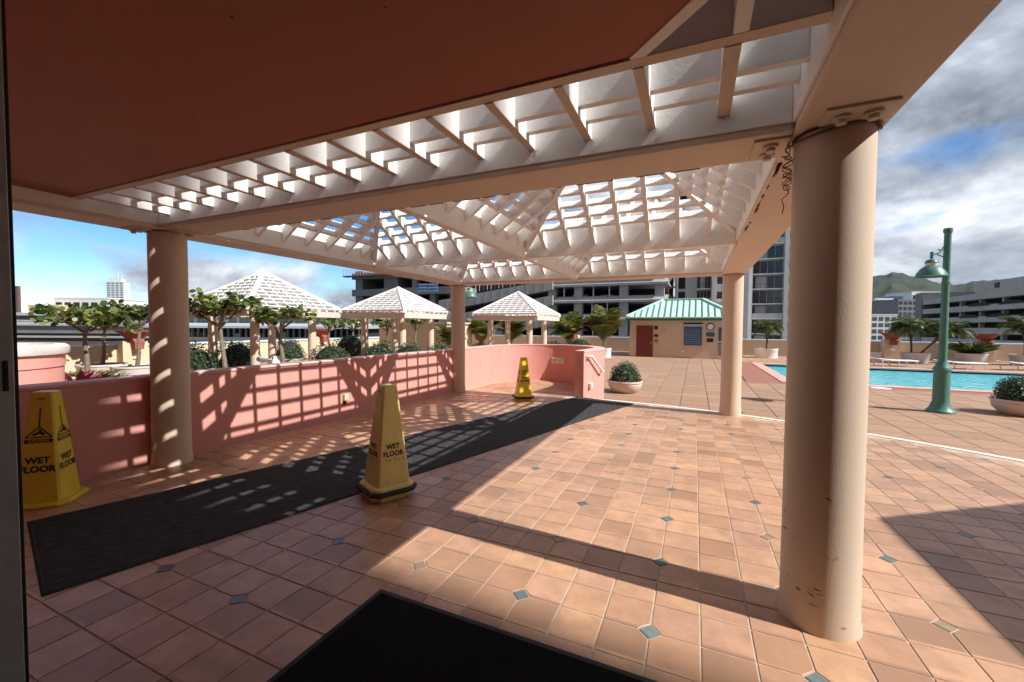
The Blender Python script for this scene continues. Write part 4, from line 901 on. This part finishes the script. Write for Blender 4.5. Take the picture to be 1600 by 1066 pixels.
mb = MB(); mb.loft([[(p.x + q_ * math.cos(k * .3927), FYp - d_, p.z + q_ * math.sin(k * .3927)) for k in range(16)] for q_, d_ in ((.185, .054), (.185, .058))]); mb.build('clock_face', M_PLASTICW, ck)
face(1103.5, 1116.5, 519.5, 526, FYp, .04, 'small_blue_sign', M_SIGN); face(1104.5, 1114.5, 529, 534.5, FYp, .04, 'small_dark_sign', M_INK); face(1122.5, 1131, 512, 533, FYp, .04, 'tall_blue_sign', M_SIGN)
for yy in range(7): face(1121.5, 1131, 536.2 + yy * 3.0, 537.6 + yy * 3.0, FYp, .03, 'louvre', M_GASKET)
face(1120.5, 1132, 534.5, 558, FYp, .015, 'louvre_frame', M_PLASTICW)
face(1064, 1070, 547.5, 550.5, FYp, .10, 'hose_bib', M_PLASTICW, bev=.01)

# ------------------------------------------------------------------ parapets, pedestals, urns
def parapet(label, x0, x1, y0, y1, top=.42):
    t = empty('parapet_wall', ((x0 + x1) / 2, (y0 + y1) / 2, DECK)); tag(t, label, 'wall', 'parapets round the pool deck')
    mb = MB(); mb.box(x0, x1, y0, y1, DECK - .6, top); child(mb, 'wall_body', M_CREAM if x1 < -10 else M_BEIGE, t)
    mb = MB(); mb.box(x0 - .05, x1 + .05, y0 - .05, y1 + .05, top + .001, top + .10); child(mb, 'rail_cap', M_RAILB, t, bevel=.02)
parapet('cream parapet with pale blue cap along the left terrace edge', -21.85, -21.6, -20, 34.9)
parapet('beige parapet with pale blue cap beyond the pool', 2.5, 26.9, 34.95, 35.2, .44)
parapet('beige parapet between the gazebos and the pool house', -21.6, -4.1, 34.95, 35.2, .44)
mb = MB(); p = at_depth(668, 520, 26.5); bl = empty('cream_plant_room', (p.x, p.y, DECK)); tag(bl, 'plain cream box building behind the middle gazebo', 'building')
mb = MB(); mb.box(-2.6, 2.4, -1.5, 1.5, -.2, 2.1); mb.build('wall', M_CREAM, bl); mb = MB(); mb.box(-2.7, 2.5, -1.6, 1.6, 2.101, 2.2); mb.build('coping', M_BEIGE, bl)
def urn(label, x, y, ped=True, rz=0.0, s=1.0):
    t = empty('urn_pedestal', (x, y, DECK), rz); tag(t, label, 'pedestal', 'parapet pedestals under the urns')
    mb = MB(); mb.box(-.42, .42, -.3, .3, -.05, 1.28); mb.build('pier', M_CREAM if x < 0 else M_BEIGE, t, bevel=.01)
    mb = MB(); mb.box(-.1, .1, -.36, -.301, .55, .63); mb.build('step_light', M_PLASTICW, t)
    u = empty('urn', (x, y, DECK), rz); tag(u, label.replace('pedestal', 'red flared urn').replace(' under', ' on'), 'urn', 'red flared urns on the parapet')
    def sq(h, yo, z): return [(-h, -h + yo, z), (h, -h + yo, z), (h, h + yo, z), (-h, h + yo, z)]
    mb = MB(); mb.loft([sq(.15, -.46, .95), sq(.17, -.46, 1.25), sq(.2, -.3, 1.4)]); mb.build('stem', M_URN, u)
    mb = MB(); mb.lathe([(.18 * s, 1.32), (.32 * s, 1.42), (.52 * s, 1.62), (.60 * s, 1.66), (.62 * s, 1.72), (.55 * s, 1.72), (.4 * s, 1.6)], 12, (0, -.25, 0)); mb.build('bowl', M_URN, u)
x, y = -21.5, at_depth(187, 540, 17.6).y; urn('cream pedestal under the leftmost urn at the terrace edge', x + .1, y, rz=R(90))
x, y = ground_pt(464, 26.5); urn('cream pedestal under the urn behind the nearest gazebo', -21.4, y, rz=R(90), s=.95)
x, y = ground_pt(870, 31); urn('pedestal under the urn right of the farthest gazebo', x, 34.6, s=1.0)
for px_, wh in ((1392, 'left of the lamp post beyond the pool'), (1535, 'right of the lamp post beyond the pool')):
    p = at_y(px_, 540, 34.5); urn('pedestal under the urn ' + wh, p.x, 34.55, s=1.05)

# ------------------------------------------------------------------ sun loungers
def lounger(label, x, y, rz):
    t = empty('sun_lounger', (x, y, DECK), rz); tag(t, label, 'sun lounger', 'white sun loungers beyond the pool')
    for s in (-1, 1):
        mb = MB(); mb.tube([(-.95, s * .31, .42), (-.30, s * .31, .33), (.98, s * .31, .30)], .03, 8); mb.build('side_rail', M_PLASTICW, t, smooth=True)
    for k in range(18):
        u = -.92 + k * .108; z = .30 + (.03 if u > -.3 else .03 + (-.3 - u) * .14) + (0 if u > -.3 else .0)
        mb = MB(); mb.box(u - .045, u + .045, -.29, .29, z, z + .014); mb.build('slat', M_PLASTICW, t)
    for u in (-.78, .0, .85):
        for s in (-1, 1): mb = MB(); mb.tube([(u, s * .31, .31), (u + .06, s * .32, .0)], .026, 6); mb.build('leg', M_PLASTICW, t)
ra = math.atan2(CM[0][1], CM[0][0])
for px_, D, wh in ((1398, 21.9, 'left of the green lamp post'), (1502, 20.6, 'right of the green lamp post'), (1603, 20.2, 'cut by the right edge of view')):
    x, y = ground_pt(px_, D); lounger('white slatted sun lounger beyond the pool, ' + wh, x, y, ra - .1)
# ------------------------------------------------------------------ buildings beyond the deck
GZ = -14
def bld(name, label, cat='building', loc=(0, 0, 0), rz=0.0):
    t = empty(name, loc, rz); tag(t, label, cat); return t
# concrete car park under construction, facade along x at y = CYF
CYF = 75.0
cp = bld('concrete_car_park', 'grey concrete car park under construction behind the gazebos', loc=(-35, CYF, GZ))
def cb(n, m, x0, x1, y0, y1, z0, z1, par=None, bevel=0):
    mb = MB(); mb.box(x0, x1, y0, y1, z0, z1); o = mb.build(n, m, par or cp, bevel=bevel); o.location = -cp.location; return o
def xz(px_, py_, Y=CYF): p = at_y(px_, py_, Y); return p.x, p.z
xa, xb, xe = xz(700, 480)[0], xz(862, 480)[0], xz(1038, 480)[0]
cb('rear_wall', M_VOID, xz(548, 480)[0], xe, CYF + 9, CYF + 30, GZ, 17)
colx = [xz(v, 480)[0] for v in (862, 903, 974, 1030)]
for x in colx:
    for z0, z1 in ((GZ, 18),): cb('column', M_CONC, x - .75, x + .75, CYF, CYF + 1.4, z0, z1)
zs = [xz(950, v)[1] for v in (566, 533, 499, 471, 445, 418)]
for k, z in enumerate(zs):
    cb('floor_slab', M_CONC, xb + .3, xe + .6, CYF - .55, CYF + 9, z - .20, z + .15)
    mb = MB(); mb.hexa([(xb, CYF - .56, z + .151), (xe + .6, CYF - .56, z + .151), (xe + .6, CYF + .4, z + .151), (xb, CYF + .4, z + .151)], [(xb, CYF - .56, z + .16), (xe + .6, CYF - .56, z + .16), (xe + .6, CYF + .4, z + 1.0), (xb, CYF + .4, z + 1.0)]); o = mb.build('sloped_sill', M_CONC, cp); o.location = -cp.location
    if k < 5:
        for v in ((924, 948) if k % 2 == 0 else (880, 926, 951)): x = xz(v, 480)[0]; cb('mullion', M_CONDOW, x - .09, x + .09, CYF + .45, CYF + .6, z + .15, zs[k + 1] - .2)
rc_ = random.Random(6)
for k in range(4):
    for j in range(3):
        x = xb + 3 + rc_.random() * (xe - xb - 8); cb('stacked_formwork', rc_.choice((M_CONC, M_SCAFF, M_CONCD)), x, x + rc_.uniform(1, 3.2), CYF + 1.6, CYF + 2.6, zs[k] + .16, zs[k] + rc_.uniform(.9, 1.5))
cb('roof_parapet', M_CONC, xb - 3, xe + .6, CYF - .3, CYF + 9, 13.5, 16)
# ramp with sloping slabs
for k, (ya, yb_) in enumerate(((497, 462), (524, 492), (551, 524), (470, 438))):
    (x0, z0), (x1, z1) = xz(690, ya), xz(866, yb_)
    mb = MB(); th_ = 2.3; mb.hexa([(x0, CYF - 1, z0 - th_), (x0, CYF + 8, z0 - th_), (x1, CYF + 8, z1 - th_ * .8), (x1, CYF - 1, z1 - th_ * .8)], [(x0, CYF - 1, z0), (x0, CYF + 8, z0), (x1, CYF + 8, z1), (x1, CYF - 1, z1)])
    o = mb.build('ramp_slab', M_CONC, cp); o.location = -cp.location
    for j in range(14):
        f = j / 14; mb = MB(); xx = x0 + (x1 - x0) * f; zz = z0 + (z1 - z0) * f; mb.box(xx - .06, xx + .06, CYF - 1.06, CYF - 1.001, zz - th_ * .85, zz - .1); o = mb.build('panel_joint', M_CONCD, cp); o.location = -cp.location
# left tower of the car park
t0, t1 = xz(546, 480)[0], xz(706, 480)[0]
cb('tower_core', M_CONCD, t0, t0 + 2.2, CYF + 2, CYF + 14, GZ, 14.4); cb('tower_core', M_CONCD, xz(590, 480)[0], xz(612, 480)[0], CYF + 2.2, CYF + 14, GZ, 14.4)
for v in (640, 668, 700): x = xz(v, 480)[0]; cb('column', M_CONCD, x - .7, x + .7, CYF + 1.8, CYF + 3.2, GZ, 14.4)
for v0, v1 in ((435, 429), (462, 455), (487, 481), (512, 506), (538, 532)):
    z0, z1 = xz(600, v0, CYF + 2)[1], xz(600, v1, CYF + 2)[1]; cb('floor_slab', M_CONCD, t0 - .6, t1 + 1, CYF + 1.4, CYF + 12, z0, z1 + .5)
cb('work_platform', M_SCAFF, t0 - 2.2, t0 + 12, CYF + .2, CYF + 1.4, 12.9, 13.2)
for k in range(16): cb('guard_post', M_CONDOW, t0 - 2.1 + k * .9, t0 - 2.02 + k * .9, CYF + .2, CYF + .28, 13.2, 14.5)
for z in (13.8, 14.45): cb('guard_rail', M_CONDOW, t0 - 2.1, t0 + 12, CYF + .2, CYF + .26, z, z + .06)
for v0, v1 in ((659, 673), (674, 689)):
    a, b_ = xz(v0, 457), xz(v1, 444); cb('tarpaulin', M_BLUE, a[0], b_[0], CYF - 1.3, CYF - 1.2, a[1], b_[1])
    for k in range(3): cb('tarpaulin_band', M_CONDOW, a[0], b_[0], CYF - 1.33, CYF - 1.301, a[1] + .1 + k * .7, a[1] + .22 + k * .7)
for k in range(22): x = xz(722 + k * 6, 440)[0]; cb('guard_post', M_CONDOW if k % 3 else M_SCAFF, x - .05, x + .05, CYF - .8, CYF - .7, xz(722 + k * 6, 460 - k * .9)[1], xz(722 + k * 6, 447 - k * .7)[1])
# scaffold stair between car park and flats
sca = bld('scaffold_stair', 'rust brown scaffold stair between the car park and the grey flats', 'scaffold', loc=(xz(1046, 480)[0], CYF + 3, GZ))
for dx in (-.8, .8):
    for dy in (0, 1.6): mb = MB(); mb.box(dx - .08, dx + .08, dy - .08, dy + .08, 0, 34); mb.build('standard', M_SCAFF, sca)
for k in range(10):
    mb = MB(); mb.box(-.9, .9, 0, 1.6, k * 3.2, k * 3.2 + .12); mb.build('landing', M_SCAFF, sca)
    mb = MB(); mb.bar((-.8 if k % 2 else .8, -.1, k * 3.2), (.8 if k % 2 else -.8, -.1, k * 3.2 + 3.1), .12, .25); mb.build('flight', M_CONDOW if k % 2 else M_SCAFF, sca)
# flats
def flats(name, label, Y, pxs, zt, floors, bays, m, balc):
    x0, x1 = at_y(pxs[0], 500, Y).x, at_y(pxs[1], 500, Y).x; t = bld(name, label, loc=(x0, Y, GZ)); W = x1 - x0; Ht = zt - GZ
    mb = MB(); mb.box(0, W, 1.6, 16, 0, Ht); mb.build('wall', m, t)
    fh = 2.85
    gl = {}
    nfl = int(Ht / fh)
    for b0, b1, kind in bays:
        a, c = b0 * W, b1 * W
        for f in range(nfl):
            z = f * fh
            if z + GZ < -9: continue
            if kind == 'pier': continue
            if kind == 'win':
                mb = MB(); mb.box(a, c, 1.50, 1.599, z + .95, z + 2.35); wi = mb.build('window', M_GLASS, t)
                mb = MB(); mb.box((a + c) / 2 - .05, (a + c) / 2 + .05, 1.46, 1.499, z + .95, z + 2.35); mb.box(a - .06, c + .06, 1.40, 1.498, z + .86, z + .949); mb.build('frame', M_CONDOW, wi)
                if f % 3 == 1: mb = MB(); mb.box(a + .2, a + .9, 1.1, 1.45, z + .35, z + .8); mb.build('air_conditioner', M_CONDOW, wi)
            elif kind == 'dark':
                mb = MB(); mb.box(a, c, 1.52, 1.6, z + .25, z + 2.5); mb.build('window', M_VOID, t)
            else:
                mb = MB(); mb.box(a, c, .0, 1.598, z - .09, z + .09); sl_ = mb.build('balcony_slab', M_CONDOW, t)
                mb = MB(); mb.box(a + .05, c - .05, 1.52, 1.599, z + .1, z + 2.55); gd = mb.build('window', M_GLASS, t)
                n = 4
                mb = MB()
                for i in range(n + 1): xx = a + .08 + (c - a - .16) * i / n; mb.box(xx - .035, xx + .035, 1.47, 1.519, z + .1, z + 2.55)
                mb.build('frame', M_CONDO, gd)
                if (f * 7 + int(a * 3)) % 5 == 0: mb = MB(); mb.box(a + .05, c - .05, .02, .08, z + .09, z + 1.05); mb.build('balcony_panel', M_CONDO, sl_)
                else:
                    mb = MB(); mb.box(a + .03, c - .03, .03, .08, z + 1.0, z + 1.06)
                    for i in range(9): xx = a + .05 + (c - a - .1) * i / 8; mb.box(xx - .02, xx + .02, .035, .075, z + .09, z + 1.0)
                    mb.build('railing', M_GASKET, sl_)
                if (f + int(a)) % 2: mb = MB(); mb.box(a + .6, a + .6 + (c - a) * .35, 1.40, 1.46, z + .12, z + 2.5); mb.build('curtain', M_CONDO, gd)
    for b0, b1, kind in bays:
        if kind == 'pier': mb = MB(); mb.box(b0 * W, b1 * W, -.05, 1.599, 0, Ht + .6); mb.build('pier', M_CONDOW, t)
    return t
flats('grey_flats', 'pale grey block of flats rising behind the pool house roof', 88, (1054, 1170), 36, 0, [(.0, .03, 'pier'), (.045, .14, 'dark'), (.30, .50, 'balc'), (.505, .55, 'pier'), (.58, .74, 'win'), (.78, .88, 'win')], M_CONDO, 2)
flats('balcony_tower', 'white balcony apartment tower between the two right columns', 92, (1163, 1262), 52, 0, [(.0, .035, 'win'), (.045, .12, 'pier'), (.125, .62, 'balc'), (.625, .69, 'pier'), (.70, .80, 'win'), (.84, 1.0, 'win')], M_CONDO, 2)
# long garage on the right, facade along y at x = 62
gr = bld('long_car_park', 'long taupe multi storey car park on the right skyline', loc=(62, 130, GZ))
def gb(n, m, x0, x1, y0, y1, z0, z1, par=None):
    mb = MB(); mb.box(x0, x1, y0, y1, z0, z1); o = mb.build(n, m, par or gr); o.location = -gr.location; return o
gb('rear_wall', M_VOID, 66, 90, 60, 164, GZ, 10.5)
for k in range(9):
    z = 9.2 - k * 2.75
    gb('floor_slab', M_GARAGE, 62, 66.5, 60, 163, z - .65, z + .75)
    for j in range(12): y = 64 + j * 8.2; gb('column', M_GARAGE, 63.2, 64.0, y, y + .8, z - 2.1, z - .651)
gb('roof_parapet', M_GARAGE, 63, 90, 60, 140, 9.96, 12.6); gb('end_wall', M_CONCD, 61.8, 90, 163.01, 167, GZ, 12.2)
for k, y in enumerate((78, 88, 101, 118, 131)): gb('roof_vent', M_INK, 62.9, 62.99, y, y + 1.6 + k % 2, 10.9, 12.1)
for r_ in (0, 1):
    for j in range(7):
        y = 70 + j * 11 + r_ * 4; z = 6.2 - r_ * 2.75 + 1.0
        mb = MB(); n = 10; pts = [(y + 4.2 * math.cos(math.pi * i / n), z - .3 + .85 * math.sin(math.pi * i / n)) for i in range(n + 1)]
        mb.add([(61.97, a, b_) for a, b_ in pts], [tuple(range(n + 1))]); o = mb.build('scallop_opening', M_VOID, gr); o.location = -gr.location
# far buildings on the right
def slab_block(name, label, px0_, px1_, py_top, D, m, rows, cols, gm=M_GLASS, depth=12):
    a, b_ = at_depth(px0_, py_top, D), at_depth(px1_, py_top, D); W = (Vector((b_.x, b_.y, 0)) - Vector((a.x, a.y, 0))).length
    rz = math.atan2(b_.y - a.y, b_.x - a.x); t = bld(name, label, loc=(a.x, a.y, GZ), rz=rz); Ht = (a.z + b_.z) / 2 - GZ
    mb = MB(); mb.box(0, W, 0, depth, 0, Ht); mb.build('wall', m, t)
    mb = MB(); mb.box(-.01 * W, 1.01 * W, -.1, depth, Ht + .01, Ht * 1.0 + .025 * max(W, 20)); mb.build('roof_parapet', m, t)
    vis = Ht - max(0, (-8 - GZ)); fh = vis / rows
    for r_ in range(rows):
        for c in range(cols):
            mb = MB(); x0 = W * (c + .16) / cols; x1 = W * (c + .84) / cols; z = Ht - (r_ + .82) * fh; mb.box(x0, x1, -.12, -.005, z, z + fh * .58); mb.build('window', gm, t)
    return t
slab_block('white_block', 'white distant apartment block beside the near right column', 1368, 1396, 467, 300, M_CONDOW, 9, 5, depth=30)
slab_block('low_grey_office', 'low grey office block behind the palms beyond the pool', 1362, 1402, 493, 160, M_CONDO, 6, 4)
slab_block('blue_block', 'slim blue glass block before the green hill', 1396, 1411, 464, 340, M_SIGN, 8, 2, depth=30)
slab_block('dark_block', 'dark grey block of balconies below the green hill', 1404, 1441, 469, 260, M_CONCD, 8, 5, depth=30)
slab_block('pale_roof_block', 'pale block on the hillside above the car park', 1425, 1470, 457, 420, M_CONDOW, 4, 6, depth=30)
# hill
hl = MB(); rn = random.Random(9); prof = [(1000, 470), (1120, 455), (1240, 440), (1340, 434), (1372, 431), (1392, 426), (1412, 429), (1432, 435), (1452, 439), (1470, 444), (1490, 446), (1512, 441), (1540, 438), (1565, 437), (1600, 439), (1700, 432), (1900, 424), (2300, 415)]
cols_ = []
def lerp_prof(x):
    for (a, b_), (c, d) in zip(prof, prof[1:]):
        if a <= x <= c: return b_ + (d - b_) * (x - a) / (c - a)
    return 440
NX, NY = 240, 26
for i in range(NX + 1):
    x = 1000 + 1300 * i / NX; yt = lerp_prof(x) + .8 * math.sin(i * 1.9) + .7 * math.sin(i * .83)
    for j in range(NY + 1):
        f = j / NY; D = 900 + 1100 * f; top = at_depth(x, yt, 2000); base = at_depth(x, 520, D)
        z = GZ + (top.z - GZ) * (f ** 1.25) * (1 + .10 * math.sin(i * .42 + j * .5) * (1 - f) + .08 * math.sin(i * .91 - j * .8) * (1 - f)); hl.v.append((base.x, base.y, z))
for i in range(NX):
    for j in range(NY): k = i * (NY + 1) + j; hl.f.append((k, k + NY + 1, k + NY + 2, k + 1))
struct(hl.build('hill', M_HILL, smooth=True))
# left skyline
slab_block('white_tower', 'slim white and blue tower on the left skyline', 166, 193, 441, 420, M_CONDOW, 22, 4, mat('pale blue glass', (.16, .24, .32), .2, .1, 1), depth=7)
mb = MB(); p = at_depth(176, 430, 421); q_ = at_depth(186, 437, 421)
tw = [o for o in bpy.data.objects if o.get('label') == 'slim white and blue tower on the left skyline'][0]
mb = MB(); zz = at_depth(180, 441, 420).z - GZ; mb.box(3, 14, 1, 6, zz + .6, zz + 3.5); mb.box(7, 7.5, 5, 5.5, zz + 3.5, zz + 11); mb.box(11, 11.4, 5, 5.5, zz + 3.5, zz + 8); mb.build('roof_mast', M_CONDOW, tw)
slab_block('colonnade_block', 'pale flat roofed block with tall dark bays on the left skyline', 85, 168, 467, 190, M_CONDOW, 3, 6, M_VOID, 20)
slab_block('low_pale_block', 'low pale block with one dark band at the left skyline', 44, 92, 478, 185, M_CREAM, 4, 1, M_VOID, 20)
slab_block('brown_tower', 'narrow brown tower sliver at the left edge of the sky', 18, 27, 448, 300, M_BROWN, 20, 2, M_GLASS, 2)
# long low terminal with metal roof behind the gazebos
def level_box(t, W, x0, x1, y0, y1, z0, z1, n, m): mb = MB(); mb.box(x0, x1, y0, y1, z0, z1); return mb.build(n, m, t)
a, b_ = at_depth(240, 520, 47), at_depth(562, 520, 47); W = (b_ - a).length; rz = math.atan2(b_.y - a.y, b_.x - a.x)
tm = bld('long_low_terminal', 'long low building with grey metal roof and dark windows behind the gazebos', loc=(a.x, a.y, 0), rz=rz)
def zpx(y_, D, x_=400): return at_depth(x_, y_, D).z
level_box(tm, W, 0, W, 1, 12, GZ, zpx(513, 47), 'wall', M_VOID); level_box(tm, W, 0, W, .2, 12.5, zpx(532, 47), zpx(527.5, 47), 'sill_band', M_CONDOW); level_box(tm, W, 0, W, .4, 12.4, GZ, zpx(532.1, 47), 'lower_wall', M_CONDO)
mb = MB(); z0, z1 = zpx(512.9, 47), zpx(505, 47); mb.hexa([(-.5, -1, z0), (W + .5, -1, z0), (W + .5, 13, z0), (-.5, 13, z0)], [(-.5, -1, z0 + .25), (W + .5, -1, z0 + .25), (W + .5, 5, z1), (-.5, 5, z1)]); mb.build('roof', M_METAL, tm)
for k in range(34): xx = W * (k + .5) / 34; level_box(tm, W, xx - .05, xx + .05, .7, .99, zpx(527.4, 47), zpx(513.1, 47), 'mullion', M_CONDO if k % 4 else M_CONDOW)
rn = random.Random(21)
for k in range(14): xx = rn.uniform(.02, .95) * W; level_box(tm, W, xx, xx + rn.uniform(.6, 1.6), .85, .995, zpx(527, 47), zpx(519 + rn.uniform(-3, 4), 47), 'window_display', M_CONDO if k % 2 else M_CONCD)
slab_block('dark_office', 'dark office block with pale louvres behind the low terminal', 285, 548, 487, 62, M_CONCD, 4, 12, M_GLASS, 10)
# viaduct at far left
a, b_ = at_depth(-120, 520, 58), at_depth(262, 520, 58); W = (b_ - a).length; rz = math.atan2(b_.y - a.y, b_.x - a.x)
vd = bld('viaduct', 'grey elevated roadway with balustrade behind the left terrace', 'viaduct', loc=(a.x, a.y, 0), rz=rz)
Z = lambda y_: at_depth(120, y_, 58).z
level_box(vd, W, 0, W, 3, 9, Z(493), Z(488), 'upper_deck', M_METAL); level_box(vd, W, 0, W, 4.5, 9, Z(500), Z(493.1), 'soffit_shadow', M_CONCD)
level_box(vd, W, 0, W, .1, 8, Z(521), Z(508), 'road_girder', M_CONCD); level_box(vd, W, 0, W, -.2, .09, Z(509.5), Z(507.2), 'girder_lip', M_CONC); level_box(vd, W, 0, W, 2, 8, GZ, Z(521.1), 'lower_wall', M_CONC)
level_box(vd, W, 0, W, 0, .35, Z(502), Z(500.5), 'balustrade_rail', M_CONDO)
for k in range(110): xx = W * (k + .5) / 110; level_box(vd, W, xx - .1, xx + .1, .05, .3, Z(507.1), Z(502.1), 'baluster', M_CONDO)
level_box(vd, W, 0, W, -.4, 1.9, GZ, Z(533), 'street_wall', M_BROWN); level_box(vd, W, 0, W, -.3, 1.9, Z(528), Z(525), 'lower_rail', M_CONC)
